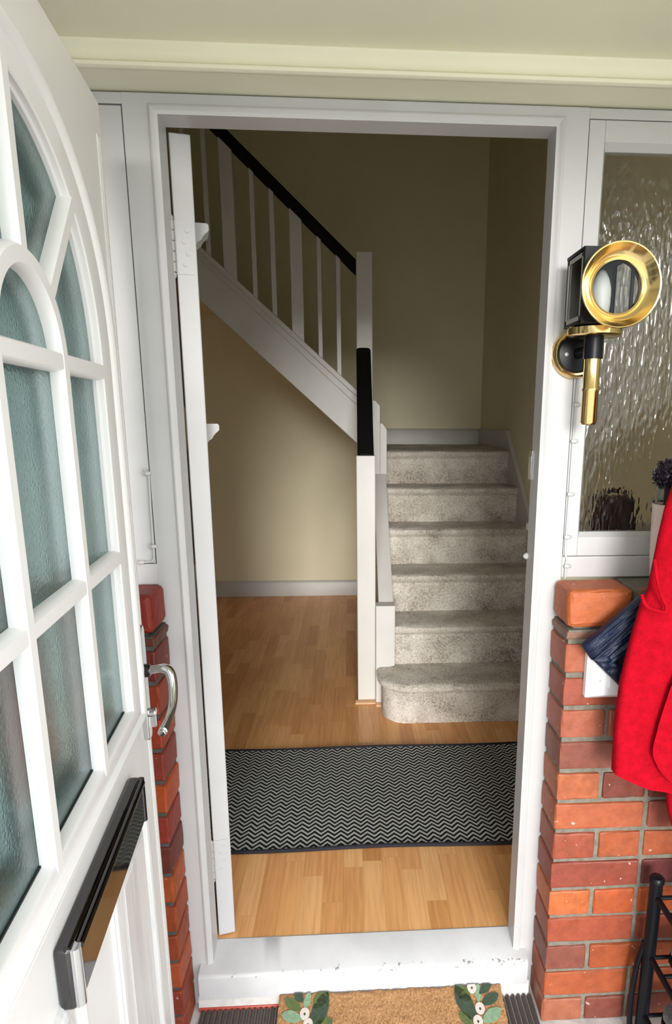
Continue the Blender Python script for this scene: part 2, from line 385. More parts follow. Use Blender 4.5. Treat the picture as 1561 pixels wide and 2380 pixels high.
# hall walls
struct('wall_back', B(-1.5, 1.0, 3.3, 3.4, -0.05, 4.4), M['hallwall'], 'cream back wall of the stairwell', 'wall', smooth=False)
struct('wall_right', B(0.912, 1.0, 0.12, 3.3, -0.05, 4.4), M['hallwall'], 'cream right wall beside the stairs', 'wall', smooth=False)
struct('wall_left', B(-1.6, -1.5, 0.12, 3.4, -0.05, 4.4), M['hallwall'], 'cream left wall of the hallway, behind the open inner door', 'wall', smooth=False)
bm = bmesh.new(); box(bm, -1.6, -0.42, 0.035, 0.12, GND, 2.3); box(bm, 0.44, 1.0, 0.035, 0.12, GND, 1.0); box(bm, -0.42, 1.0, 0.10, 0.12, 1.90, 2.3); box(bm, 0.93, 1.0, 0.035, 0.12, 1.0, 1.9)
struct('wall_front', bm, M['hallwall'], 'inner face of the front wall around the doorway', 'wall', smooth=False)
bm = bmesh.new(); box(bm, -1.6, 1.0, 0.02, 1.05, 2.3, 2.4); box(bm, -1.6, 1.0, 1.0, 1.05, 2.4, 4.4); box(bm, -1.6, 1.0, 1.0, 3.4, 4.4, 4.5)
struct('ceiling', bm, M['hallwall'], 'cream hall ceiling rising into the stairwell', 'ceiling', smooth=False)
# porch ceiling, beam with moulded front, side wall
struct('ceiling_porch', B(-1.0, 1.0, -1.25, 0.1, 1.918, 2.0), M['cream'], 'cream painted ceiling of the porch', 'ceiling', smooth=False)
prof = [(-0.074, 1.883), (-0.078, 1.880), (-0.084, 1.8795), (-0.089, 1.882), (-0.090, 1.887), (-0.086, 1.891), (-0.081, 1.893),
        (-0.082, 1.900), (-0.086, 1.907), (-0.092, 1.913), (-0.094, 1.918), (-0.094, 1.93), (0.06, 1.93), (0.06, 1.883)]
struct('trim_4', PR(prof, 'x', -1.0, 1.0), M['cream'], 'cream moulded beam across the porch under its ceiling', 'beam')
struct('wall_porch_right', B(0.95, 1.05, -0.62, 0.12, GND, 1.918), M['cream'], 'cream side wall of the porch on the right', 'wall', smooth=False)
struct('wall_porch_left', B(-0.95, -0.85, -1.2, 0.12, GND, 1.918), M['sidewall'], 'dark side wall of the porch behind the open white door', 'wall', smooth=False)

# door frame (trim_1): jambs, head, bead mouldings
def rect_loop(x0, x1, z0, z1): return [(x0, z0), (x0, z1), (x1, z1), (x1, z0)]
bm = bmesh.new()
XI, XO, ZT = 0.3743, 0.420, 1.8456
fp = [(0.0, 0.056), (0.0, 0.0), (0.004, -0.0015), (0.007, -0.0035), (0.011, -0.0058), (0.0138, -0.005), (0.0145, -0.001), (0.0165, -0.001), (0.0175, 0.0), (0.060, 0.0), (0.060, 0.10)]
inner = [(-XI, -0.021), (-XI, ZT), (XI, ZT), (XI, -0.021)]
d = 1.0
outer = [(-XI - d, -0.021), (-XI - d, ZT + d), (XI + d, ZT + d), (XI + d, -0.021)]
band(bm, inner, outer, [(t / 1.0, y) for t, y in fp[:9]], closed=False)
# flat jamb bodies
box(bm, -0.437, -XI - 0.0175, 0.0, 0.10, -0.13, 1.8631); box(bm, XI + 0.0175, 0.437, 0.0, 0.10, -0.13, 1.8631)
box(bm, -0.437, 0.437, 0.0, 0.10, ZT + 0.0175, 1.8795)
box(bm, -XI - 0.0175, -XI - 0.0012, 0.004, 0.0555, -0.03, ZT + 0.0175); box(bm, XI + 0.0012, XI + 0.0175, 0.004, 0.0555, -0.03, ZT + 0.0175)
box(bm, -XI, XI, 0.004, 0.0555, ZT + 0.0012, ZT + 0.0175)
struct('trim_1', bm, M['white'], 'white painted doorframe with beaded moulding around the doorway', 'door frame')
bm = bmesh.new()
prism(bm, [(0.060, 0.0), (0.056, 0.0015), (-0.026, -0.020), (-0.031, -0.024), (-0.033, -0.030), (-0.033, -0.088), (0.060, -0.088)], 'x', -0.405, 0.405)
bmesh.ops.subdivide_edges(bm, edges=[e for e in bm.edges if abs(e.verts[0].co.x - e.verts[1].co.x) > 0.1], cuts=40)
for v_ in bm.verts:
    if v_.co.y < -0.02: v_.co.z += 0.0004 * math.sin(v_.co.x * 21) + random.uniform(-0.0002, 0.0002)
struct('trim_2', bm, M['sill'], 'white sloping threshold with chipped paint on its nose', 'threshold')
bm = bmesh.new(); box(bm, -0.41, 0.412, -0.026, 0.05, GND, -0.086)
for v_ in bm.verts: v_.co.y += random.uniform(-0.003, 0.003)
struct('trim_6', bm, M['porchfloor'], 'rough pale mortar bed under the white threshold', 'mortar')
# left infill panel beside the frame
bm = bmesh.new(); box(bm, -0.85, -0.437, 0.0, 0.03, 1.861, 1.8795); box(bm, -0.85, -0.4395, 0.0015, 0.03, 0.998, 1.8585); box(bm, -0.85, -0.437, 0.0, 0.03, 0.951, 0.9965)
box(bm, -0.85, -0.437, 0.012, 0.03, 0.951, 1.8795)
struct('trim_3', bm, M['white'], 'white boarded panel between the frame and the open white door', 'panel', 0.001)

# --- window on the right
win = empty('window_1', (0.437, 0.0, 0.957)); tag(win, 'rippled glass side window in a white frame right of the doorway', 'window', None, 'structure')
def wobj(name, bm, mat, **k):
    for v_ in bm.verts: v_.co -= Vector((0.437, 0, 0.957))
    return obj(name, bm, mat, win, **k)
bm = bmesh.new()
gx, gz0, gz1 = 0.476, 1.057, 1.809
box(bm, 0.4385, gx - 0.006, 0.0, 0.06, 1.0055, 1.8595); box(bm, gx - 0.006, 0.93, 0.0, 0.06, 1.0055, gz0 - 0.010); box(bm, gx - 0.006, 0.93, 0.0, 0.06, gz1 + 0.012, 1.8595)
box(bm, 0.437, 0.93, 0.0, 0.06, 1.861, 1.8795); box(bm, 0.437, 0.93, 0.006, 0.06, 1.0, 1.0065)
wobj('window_frame', bm, M['white'], bevel=0.0012)
bm = bmesh.new()
prism(bm, [(gx - 0.006, 0.0), (gx, 0.012), (gx, 0.03), (gx - 0.006, 0.03)], 'z', gz0 - 0.01, gz1 + 0.012)
prism(bm, [(0.0, gz0 - 0.010), (0.012, gz0), (0.03, gz0), (0.03, gz0 - 0.010)], 'x', gx - 0.006, 0.93)
prism(bm, [(0.0, gz1 + 0.012), (0.012, gz1), (0.03, gz1), (0.03, gz1 + 0.012)], 'x', gx - 0.006, 0.93)
wobj('glazing_bead', bm, M['white'])
wobj('sill_board', B(0.437, 0.95, -0.003, 0.06, 0.957, 1.004), M['white'], bevel=0.002)
bm = bmesh.new(); box(bm, gx - 0.004, 0.93, 0.016, 0.021, gz0 - 0.004, gz1 + 0.004)
wobj('glass_pane', bm, M['ripple'], smooth=False)
struct('trim_7', B(0.437, 0.912, 0.06, 0.30, 1.012, 1.034), M['stairwhite'], 'inner window shelf behind the rippled glass', 'window shelf', 0.003)

# --- brick piers
def brick_wall(name, side, top_cols, label):
    """side=+1 right pier, -1 left pier; corner at x=side*0.423, front at y=-0.1035, one return brick deep"""
    bm = bmesh.new(); lay = bm.loops.layers.float_color.new('brick_colour')
    cx, yf = 0.423, -0.1035
    x_end = 0.95 if side > 0 else 0.85
    rnd = random.Random(11 if side > 0 else 5)
    core = bmesh.new()
    _, fs = box(bm, *sorted((side * (cx + 0.005), side * x_end)), yf + 0.005, 0.0, GND, 0.867, 1)
    box(bm, *sorted((side * (cx + 0.018), side * x_end)), yf + 0.018, 0.0, 0.866, 0.948, 1)
    box(bm, *sorted((side * (cx + 0.14), side * x_end)), yf + 0.005, 0.0, 0.866, 0.953, 1)
    bricks = []
    k = 0
    zt = 0.954
    rows = [(0.872, 0.954)] + [(0.7666 + 0.005, 0.838)] + [(0.7666 - 0.075 * (j + 1) + 0.005, 0.7666 - 0.075 * j - 0.005) for j in range(12)]
    rows[-1] = (GND + 0.002, rows[-1][1])
    rows.append((0.846, 0.864))      # thin slip of tile between the top courses
    for ri, (z0, z1) in enumerate(rows):
        x = cx; first = 0.105 if ri % 2 == 1 else 0.213
        if ri == 0: first = 0.148
        if ri == 14: first = 0.30
        i = 0
        while x < x_end - 0.01:
            w = first if i == 0 else 0.213
            if i == 1 and rnd.random() < 0.4: w = 0.105
            xe = min(x + w, x_end)
            cols = top_cols[ri % len(top_cols)]; c = cols[min(i, len(cols) - 1)]
            j = lambda s: rnd.uniform(-s, s)
            a, b_ = sorted((side * (x + j(0.001)), side * (xe - (0 if xe == x_end else 0.009) + j(0.001))))
            tb = bmesh.new(); vs, fs = box(tb, a, b_, yf + j(0.0012), -0.002 if i == 0 else yf + 0.03, z0 + j(0.001), z1 + j(0.001))
            if ri == 14:
                for v_ in vs: v_.co.y += 0.003
            bmesh.ops.bevel(tb, geom=tb.edges[:], offset=0.014 if (ri == 0 and i == 0) else 0.0045, segments=5 if (ri == 0 and i == 0) else 2, profile=0.5, affect='EDGES', clamp_overlap=True)
            for _ in range(2):
                le = [e for e in tb.edges if e.calc_length() > 0.035]
                if le: bmesh.ops.subdivide_edges(tb, edges=le, cuts=1, use_grid_fill=True)
            for v_ in tb.verts:
                v_.co += Vector((j(0.0009), j(0.0009), j(0.0009)))
            mp = {}
            for v_ in tb.verts: mp[v_] = bm.verts.new(v_.co)
            sh = rnd.uniform(0.93, 1.06)
            for f in tb.faces:
                try: nf = bm.faces.new([mp[v_] for v_ in f.verts])
                except ValueError: continue
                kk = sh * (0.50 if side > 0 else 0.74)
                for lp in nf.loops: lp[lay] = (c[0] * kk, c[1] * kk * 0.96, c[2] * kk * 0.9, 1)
            tb.free(); x = xe; i += 1
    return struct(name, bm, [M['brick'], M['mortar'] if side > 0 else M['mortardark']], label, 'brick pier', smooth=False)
def lin(r, g, b_, k=1.0): return tuple(k * (x / 255) ** 2.2 for x in (r, g, b_))
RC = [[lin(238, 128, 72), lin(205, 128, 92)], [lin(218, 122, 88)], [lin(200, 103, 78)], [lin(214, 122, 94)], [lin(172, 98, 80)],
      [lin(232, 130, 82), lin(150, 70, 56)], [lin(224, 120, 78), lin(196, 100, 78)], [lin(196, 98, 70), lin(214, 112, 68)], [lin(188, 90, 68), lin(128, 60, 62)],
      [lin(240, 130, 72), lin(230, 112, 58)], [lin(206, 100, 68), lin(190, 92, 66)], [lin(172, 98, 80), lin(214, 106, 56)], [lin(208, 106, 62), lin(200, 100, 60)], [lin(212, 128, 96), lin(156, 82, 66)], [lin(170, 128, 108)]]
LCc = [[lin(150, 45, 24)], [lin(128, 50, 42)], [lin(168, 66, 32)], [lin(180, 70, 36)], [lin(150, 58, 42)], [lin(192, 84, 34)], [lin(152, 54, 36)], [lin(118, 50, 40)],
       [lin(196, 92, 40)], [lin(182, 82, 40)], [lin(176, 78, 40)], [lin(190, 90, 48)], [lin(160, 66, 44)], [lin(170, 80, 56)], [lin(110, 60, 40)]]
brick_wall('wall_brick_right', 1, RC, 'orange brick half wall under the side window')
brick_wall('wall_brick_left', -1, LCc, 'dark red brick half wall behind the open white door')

# baseboards
def skirting(name, bm, label): return struct(name, bm, M['stairwhite'], label, 'baseboard', 0.002)
prof = lambda h: [(3.3, 0), (3.282, 0), (3.282, h - 0.02), (3.286, h - 0.012), (3.292, h - 0.004), (3.3, h)]
skirting('baseboard_back', PR(prof(0.118), 'x', -1.5, 0.06), 'white baseboard along the back wall below the upper flight')
bm = bmesh.new(); prism(bm, [(p[0], p[1] + 1.116) for p in prof(0.112)], 'x', 0.10, 0.912)
skirting('baseboard_landing', bm, 'white baseboard at the back of the carpeted landing')
bm = bmesh.new(); box(bm, 0.896, 0.912, 2.43, 3.3, 1.116, 1.228)
prism(bm, [(1.19, -0.0), (1.19, 0.29), (2.43, 1.228), (2.47, 1.228), (2.47, 0.95)], 'x', 0.888, 0.912)
skirting('baseboard_right', bm, 'sloping white stair skirting on the right wall')

# ================================================================== STAIRCASE
st = empty('staircase', (0.5, 1.19, 0)); tag(st, 'carpeted quarter-turn staircase with white strings and black handrails', 'staircase')
SO = Vector((0.5, 1.19, 0))
def sobj(name, bm, mat, **k):
    for v_ in bm.verts: v_.co -= SO
    return obj(name, bm, mat, st, **k)
R_, G_, YS = 0.18603, 0.22723, 1.1875
rc = random.Random(3)
def carpet_jitter(bm, s=0.0022):
    for v_ in bm.verts: v_.co += Vector((rc.uniform(-s, s) * 0.4, rc.uniform(-s, s), rc.uniform(-s, s)))
# bottom step with a rounded end
bm = bmesh.new()
def plan(o, x_r=0.905):
    pts = [(x_r, YS + 0.02 - o)]
    for i in range(9): pts.append((x_r - (x_r - 0.215) * (i + 1) / 10, YS + 0.02 - o))
    cx_, cy_, r_ = 0.222, YS + 0.02 + 0.115, 0.115
    for i in range(15):
        a = -PI / 2 - (PI / 2) * i / 14
        pts.append((cx_ + (r_ + o) * math.cos(a), cy_ + (r_ + o) * math.sin(a)))
    pts.append((0.107 - o, YS + G_ + 0.03)); pts.append((x_r, YS + G_ + 0.03))
    return pts
levels = [(0, 0.0), (0, 0.05), (0, 0.10), (0.001, 0.138), (0.006, 0.146), (0.016, 0.152), (0.021, 0.162), (0.021, 0.172), (0.014, 0.182), (0.002, 0.186)]
rings = [[bm.verts.new((x, y, z)) for x, y in plan(o)] for o, z in levels]
for a, b_ in zip(rings, rings[1:]):
    for i in range(len(a)): bm.faces.new((a[i], a[(i + 1) % len(a)], b_[(i + 1) % len(a)], b_[i]))
bm.faces.new(rings[-1])
carpet_jitter(bm, 0.0012)
sobj('step', bm, M['carpet'])
for k in range(2, 7):
    y0 = YS + (k - 1) * G_; z0 = (k - 1) * R_; z1 = k * R_
    pr = [(y0 + 0.02, z0 - 0.02)] + [(y0 + 0.02 + 0.003 * math.sin(i * 1.3), z0 + (z1 - z0 - 0.045) * i / 5) for i in range(0, 6)]
    pr += [(y0 + 0.013, z1 - 0.036), (y0 + 0.002, z1 - 0.028), (y0 - 0.002, z1 - 0.018), (y0 + 0.001, z1 - 0.007), (y0 + 0.011, z1 - 0.001)]
    ye = y0 + G_ + 0.03 if k < 6 else 3.29
    pr += [(y0 + 0.08, z1), (ye, z1), (ye, z0 - 0.02)]
    bm = bmesh.new(); x0, x1, n = (0.15 if k > 2 else 0.165), 0.900, 30
    if k == 6: x0 = 0.165
    rows = []
    for i in range(n + 1):
        x = x0 + (x1 - x0) * i / n
        e = min(x - x0, x1 - x)
        rows.append([bm.verts.new((x, y + (0.006 * max(0, 1 - e / 0.02) if j_ > 4 and j_ < 11 else 0), z)) for j_, (y, z) in enumerate(pr)])
    for a, b_ in zip(rows, rows[1:]):
        for j_ in range(len(pr) - 1): bm.faces.new((a[j_], a[j_ + 1], b_[j_ + 1], b_[j_]))
    bm.faces.new(rows[0]); bm.faces.new(rows[-1][::-1]); carpet_jitter(bm, 0.0014)
    sobj('step', bm, M['carpet'])
sobj('landing', B(0.06, 0.165, 2.34, 3.29, 0.95, 1.116), M['carpet'])
# upper flight going up to the left
sl = 0.895
bm = bmesh.new()
pts = [(0.09, 1.116)]
for k in range(8):
    x = 0.09 - 0.223 * k; z = 1.116 + 0.2 * (k + 1)
    pts += [(x, z), (x - 0.223, z)]
xe = 0.09 - 0.223 * 8
pts += [(xe, 1.98 + 0.05), (-0.83, 1.98 + 0.03), (0.09, 1.98 + 0.03 - sl * 0.92)]
prism(bm, pts, 'y', 2.04, 3.295)
sobj('step', bm, M['carpet'], smooth=False)
bm = bmesh.new(); prism(bm, [(0.07, 1.195), (-0.84, 1.98), (xe, 1.98), (xe, 2.02), (-0.82, 2.02), (0.09, 1.22)], 'y', 2.03, 3.298)
sobj('soffit', bm, M['hallwall'], smooth=False)
# strings
def strip(x0, x1, lo, hi):   # string board in the x-z plane: z = lo/hi - slope*x
    return [(x0, lo[0] - lo[1] * x0), (x0, hi[0] - hi[1] * x0), (x1, hi[0] - hi[1] * x1), (x1, lo[0] - lo[1] * x1)]
xl = -1.45
bm = bmesh.new(); prism(bm, strip(0.06, xl, (1.182, 0.905), (1.376, 0.90)), 'y', 1.992, 2.03)
o = sobj('string_board', bm, M['stairwhite'], bevel=0.003)
bm = bmesh.new(); prism(bm, strip(0.06, xl, (1.372, 0.90), (1.432, 0.893)), 'y', 1.998, 2.03); prism(bm, strip(0.06, xl, (1.414, 0.893), (1.448, 0.89)), 'y', 1.984, 2.04)
sobj('string_capping', bm, M['stairwhite'], bevel=0.004)
bm = bmesh.new(); prism(bm, [(1.45, 0.10), (1.45, 0.455), (2.25, 1.135), (2.34, 1.205), (2.34, 0.78)], 'x', 0.098, 0.166)
sobj('string_board', bm, M['stairwhite'], bevel=0.004)
bm = bmesh.new(); prism(bm, [(1.46, 0.0), (1.46, 0.42), (2.32, 1.10), (2.32, 0.0)], 'x', 0.100, 0.12)
sobj('side_panel', bm, M['stairwhite'], smooth=False)
bm = bmesh.new(); prism(bm, [(0.094, 0.80), (0.094, 1.39), (0.108, 1.39), (0.134, 1.362), (0.134, 0.80)], 'y', 2.10, 2.15)
sobj('string_end', bm, M['stairwhite'], bevel=0.002)
bm = bmesh.new(); prism(bm, [(0.134, 0.80), (0.134, 1.272), (0.147, 1.272), (0.170, 1.24), (0.170, 0.80)], 'y', 2.10, 2.15)
sobj('string_end', bm, M['stairwhite'], bevel=0.002)
# newels and the boxed start of the string
sobj('newel_post', B(0.0, 0.083, 1.434, 1.517, 0.0, 1.142), M['stairwhite'], bevel=0.004)
sobj('newel_post', B(0.011, 0.091, 1.965, 2.046, 0.9, 2.081), M['stairwhite'], bevel=0.004)
bm = bmesh.new(); prism(bm, [(0.083, 0.0), (0.083, 0.476), (0.170, 0.476), (0.170, 0.19), (0.118, 0.18), (0.110, 0.16), (0.110, 0.0)], 'y', 1.402, 1.47)
sobj('string_block', bm, M['stairwhite'], bevel=0.003)
bm = bmesh.new(); prism(bm, [(1.434, 0.0), (1.410, 0.0), (1.411, 0.006), (1.42, 0.012), (1.434, 0.013)], 'x', -0.012, 0.083)
prism(bm, [(1.402, 0.0), (1.380, 0.0), (1.381, 0.006), (1.39, 0.012), (1.402, 0.013)], 'x', 0.083, 0.111)
sobj('floor_bead', bm, M['woodtrim'])
# handrails
bm = bmesh.new(); z_hi, z_lo = 2.046, 1.980
prism(bm, [(0.012, z_lo - .925 * .012 + .011), (0.012, z_hi - .925 * 0.012 + .011), (xl, z_hi - 0.925 * xl + .011), (xl, z_lo - 0.925 * xl + .011)], 'y', 1.972, 2.032)
sobj('handrail', bm, M['black'], bevel=0.008, seg=3)
bm = bmesh.new()
rows = []
for y, z in ((1.436, 1.150), (1.966, 1.640)):
    sec = []
    w2 = 0.0355
    for i in range(13):
        a = PI * i / 12; sx_ = math.copysign(abs(math.cos(a)) ** 0.45, math.cos(a)); sz_ = math.sin(a) ** 0.6
        sec.append((0.0455 + w2 * sx_ if y > 1.5 else 0.0415 + w2 * sx_, z - 0.022 + 0.022 * sz_))
    c0 = sec[0][0]; c1_ = sec[-1][0]
    sec = [(c0, z - 0.055)] + sec + [(c1_, z - 0.055)]
    rows.append([bm.verts.new((x, y, zz)) for x, zz in sec])
n = len(rows[0])
for i in range(n): bm.faces.new((rows[0][i], rows[0][(i + 1) % n], rows[1][(i + 1) % n], rows[1][i]))
bm.faces.new(rows[0]); bm.faces.new(rows[1][::-1])
sobj('handrail', bm, M['black'])
# balusters
for x0, x1 in [(-0.086, -0.0645), (-0.177, -0.1565), (-0.304, -0.246), (-0.398, -0.375), (-0.488, -0.466), (-0.621, -0.561), (-0.702, -0.680), (-0.80, -0.778), (-0.94, -0.88)]:
    bm = bmesh.new(); prism(bm, [(x0, 1.43 - 0.89 * x0), (x0, 1.995 - 0.925 * x0), (x1, 1.995 - 0.925 * x1), (x1, 1.43 - 0.89 * x1)], 'y', 2.000 - (x1 - x0) * 0.2, 2.018)
    sobj('baluster', bm, M['stairwhite'], bevel=0.002)

# ================================================================== INNER DOOR (open into the hall)
th = math.radians(103.5)
ix, iy = math.cos(th), math.sin(th)                   # along the leaf from its hinge edge
d2 = empty('door_2', (-0.333, 0.075, 0.004), th); tag(d2, 'white panelled inner door standing open, seen edge-on at left of the doorway', 'door', None, 'structure')
# local: X along leaf, Y to the left face (thickness 0..0.041)
bm = bmesh.new(); box(bm, 0, 0.72, 0.0, 0.041, 0.0, 1.838)
for x0, x1, z0, z1 in ((0.11, 0.33, 0.20, 0.80), (0.39, 0.61, 0.20, 0.80), (0.11, 0.61, 0.95, 1.22), (0.11, 0.61, 1.32, 1.62)):
    box(bm, x0, x1, 0.0405, 0.0445, z0, z1)
obj('leaf', bm, M['white'], d2, bevel=0.003)
for zc in (1.653 + 0.033, 1.262):
    pr = [(0.0, 0.0), (-0.027, 0.0), (-0.030, -0.004), (-0.030, -0.014), (-0.027, -0.017), (-0.022, -0.021), (-0.017, -0.027), (-0.013, -0.034), (-0.006, -0.038), (0.0, -0.048)]
    bm = bmesh.new(); A = []
    for x in (0.10, 0.165): A.append([bm.verts.new((x, y, zc + 0.02 + z)) for y, z in pr])
    for i in range(len(pr)): bm.faces.new((A[0][i], A[0][(i + 1) % len(pr)], A[1][(i + 1) % len(pr)], A[1][i]))
    bm.faces.new(A[0]); bm.faces.new(A[1][::-1])
    obj('moulded_shelf', bm, M['white'], d2)
for zc in (1.63, 0.225):
    bm = bmesh.new()
    for i in range(5):
        lathe(bm, [(0.0055, -0.048 + i * 0.0195), (0.0065, -0.047 + i * 0.0195), (0.0065, -0.0305 + i * 0.0195), (0.0055, -0.0295 + i * 0.0195)], (-0.008, 0.0465, zc), n=14)
    lathe(bm, [(0.003, -0.06), (0.0055, -0.055), (0.0055, -0.05)], (-0.008, 0.0465, zc), n=14); lathe(bm, [(0.0055, 0.049), (0.0055, 0.054), (0.003, 0.058)], (-0.008, 0.0465, zc), n=14)
    hg = obj('hinge', bm, M['hinge'], d2)
    bm = bmesh.new(); box(bm, -0.0015, 0.0, 0.008, 0.041, zc - 0.05, zc + 0.05)
    for q, dz in ((0.017, 0.032), (0.024, 0.011), (0.017, -0.011), (0.024, -0.032)):
        lathe(bm, [(0.0045, 0.0), (0.0042, 0.0012), (0.001, 0.0008)], (-0.0015, q, zc + dz), (-1, 0, 0), n=10)
    obj('hinge_plate', bm, M['white'], hg)
bm = bmesh.new(); box(bm, 0.3705, 0.3755, 0.044, 0.066, 1.168, 1.232); box(bm, 0.3695, 0.372, 0.046, 0.064, 1.18, 1.22)
tag(obj('lock_keep', bm, [M['chrome']], None, 0.001), 'small metal lock keep on the right doorjamb', 'lock keep')
bm = lathe(bmesh.new(), [(0.007, 0), (0.008, 0.004), (0.005, 0.009), (0.001, 0.011)], (0.375, 0.05, 0.995), (-1, 0, 0), 14)
tag(obj('bumper_stud', bm, M['white']), 'small white stud on the right doorjamb halfway down', 'stud')

# ================================================================== OUTER DOOR (white, arched glazing)
a_ = math.radians(5.7)
d1 = empty('door_1', (-0.415, -0.19, 0.0), math.atan2(-math.cos(a_), math.sin(a_)))
tag(d1, 'white front door with arched frosted glazing, standing open at left', 'door', None, 'structure')
W1, ZB, ZTOP, C0 = 0.84, -0.105, 1.782, 0.42
def arch(a, b_, zc, zb, p=2.0, n=36, c=C0):
    pts = [(c - a, zb)]
    for i in range(8): pts.append((c - a, zb + (zc - zb) * (i + 1) / 9))
    for i in range(n + 1):
        t = PI - PI * i / n; cs, sn = math.cos(t), math.sin(t)
        pts.append((c + a * math.copysign(abs(cs) ** (2 / p), cs), zc + b_ * abs(sn) ** (2 / p)))
    for i in range(8): pts.append((c + a, zc - (zc - zb) * (i + 1) / 9))
    pts.append((c + a, zb)); return pts
gl_in = arch(0.272, 0.264, 1.38, 0.82, 2.06)
gl_out = arch(0.347, 0.318, 1.38, 0.775, 2.22)
plate2d('leaf', [[(0, ZB), (0, ZTOP), (W1, ZTOP), (W1, ZB)], arch(0.268, 0.260, 1.38, 0.816, 2.06)], -0.05, 0.0, M['upvc'], d1, 0.0015)
def bead_profile(sgn, y):
    return [(0.0, y - sgn * 0.009), (0.0, y + sgn * 0.007), (0.03, y + sgn * 0.009), (0.48, y + sgn * 0.012), (0.52, y + sgn * 0.0105), (0.56, y + sgn * 0.014),
            (0.64, y + sgn * 0.0175), (0.74, y + sgn * 0.018), (0.82, y + sgn * 0.0155), (0.86, y + sgn * 0.011), (0.90, y + sgn * 0.0095), (1.0, y + sgn * 0.001)]
bm = bmesh.new(); band(bm, gl_in, gl_out, bead_profile(1, 0.0)); obj('glazing_surround', bm, M['upvc'], d1)
bm = bmesh.new(); band(bm, arch(0.25, 0.242, 1.38, 0.842, 2.06), gl_out, bead_profile(-1, -0.05)); obj('glazing_surround', bm, M['upvc'], d1)
bm = bmesh.new(); band(bm, arch(0.2695, 0.2615, 1.38, 0.8225, 2.06), arch(0.272, 0.264, 1.38, 0.82, 2.06), [(0, -0.008), (0, -0.0045), (1, -0.0045), (1.0, -0.008)])
obj('glass_seal', bm, M['gasket'], d1)
plate2d('glass_pane', [arch(0.274, 0.266, 1.38, 0.818, 2.06)], -0.011, -0.0065, M['frost'], d1)
# applied bars
def bar_section(y, sg, k_=1.0): return [(-0.0125, y), (-0.0125, y + sg * 0.007 * k_), (-0.0095, y + sg * 0.0155 * k_), (-0.008, y + sg * 0.017 * k_), (0.008, y + sg * 0.017 * k_), (0.0095, y + sg * 0.0155 * k_), (0.0125, y + sg * 0.007 * k_), (0.0125, y)]
def bars(y, sg, name):
    bm = bmesh.new()
    def straight(p, q, sc=1.0):
        p, q = Vector((p[0], 0, p[1])), Vector((q[0], 0, q[1])); dv = (q - p).normalized(); nv = Vector((dv.z, 0, -dv.x))
        A = []
        for e in (p, q): A.append([bm.verts.new(e + nv * o_ + Vector((0, yy, 0))) for o_, yy in bar_section(y, sg, sc)])
        for i in range(8): bm.faces.new((A[0][i], A[0][(i + 1) % 8], A[1][(i + 1) % 8], A[1][i]))
        bm.faces.new(A[0]); bm.faces.new(A[1][::-1])
    zs, zl, r_ = 1.366, 1.082, 0.099
    xa, xb = C0 - r_, C0 + r_
    ends = 0.018 if sg > 0 else 0.0
    straight((C0 - 0.272 - ends, zs), (C0 + 0.272 + ends, zs), 0.96); straight((C0 - 0.272 - ends, zl), (C0 + 0.272 + ends, zl), 0.96)
    for xx in (xa, xb): straight((xx, 0.82 - ends), (xx, zs))
    straight((C0, zs + r_), (C0, 1.644 + ends), 0.98)
    k_ = math.sqrt(0.5)
    for sgn in (-1, 1): straight((C0 + sgn * r_ * k_, zs + r_ * k_), (C0 + sgn * 0.272 * k_ * 1.01, zs + 0.275 * k_ * 1.06), 0.98)
    rows = []
    for i in range(33):
        t = PI * i / 32
        rows.append([bm.verts.new((C0 + (r_ + o_) * math.cos(t), yy, zs + (r_ + o_) * math.sin(t))) for o_, yy in bar_section(y, sg)])
    for a, b_ in zip(rows, rows[1:]):
        for i in range(8): bm.faces.new((a[i], a[(i + 1) % 8], b_[(i + 1) % 8], b_[i]))
    bm.faces.new(rows[0]); bm.faces.new(rows[-1][::-1])
    obj(name, bm, M['upvc'], d1, ang=30)
bars(-0.0062, 1, 'glazing_bars'); bars(-0.038, -1, 'glazing_bars')
# moulded lower panels
for x0, x1 in ((0.10, 0.345), (0.475, 0.72)):
    bm = bmesh.new(); zb, zt = 0.02, 0.648
    o_ = [(x0, zb), (x0, zt), (x1, zt), (x1, zb)]; w = 0.060
    i_ = [(x0 + w, zb + w), (x0 + w, zt - w), (x1 - w, zt - w), (x1 - w, zb + w)]
    rows = band(bm, i_, o_, [(0.0, 0.0075), (0.06, 0.0085), (0.10, 0.0070), (0.55, 0.0008), (0.62, 0.0075), (0.72, 0.0095), (0.84, 0.0085), (0.90, 0.0055), (0.96, 0.005), (1.0, 0.0)])
    bm.faces.new([r[0] for r in rows]); obj('raised_panel', bm, M['grain'], d1, ang=25)
# edge seal strip and hinge-side detail
obj('edge_seal', B(-0.006, 0.0, -0.045, -0.004, ZB, ZTOP - 0.02), M['greyplastic'], d1)
bm = bmesh.new()
for xx in (0.014, 0.021, 0.028): box(bm, xx, xx + 0.0035, 0.0, 0.0016, ZB + 0.02, ZTOP - 0.055)
obj('stile_reeding', bm, M['upvc'], d1, bevel=0.0006)
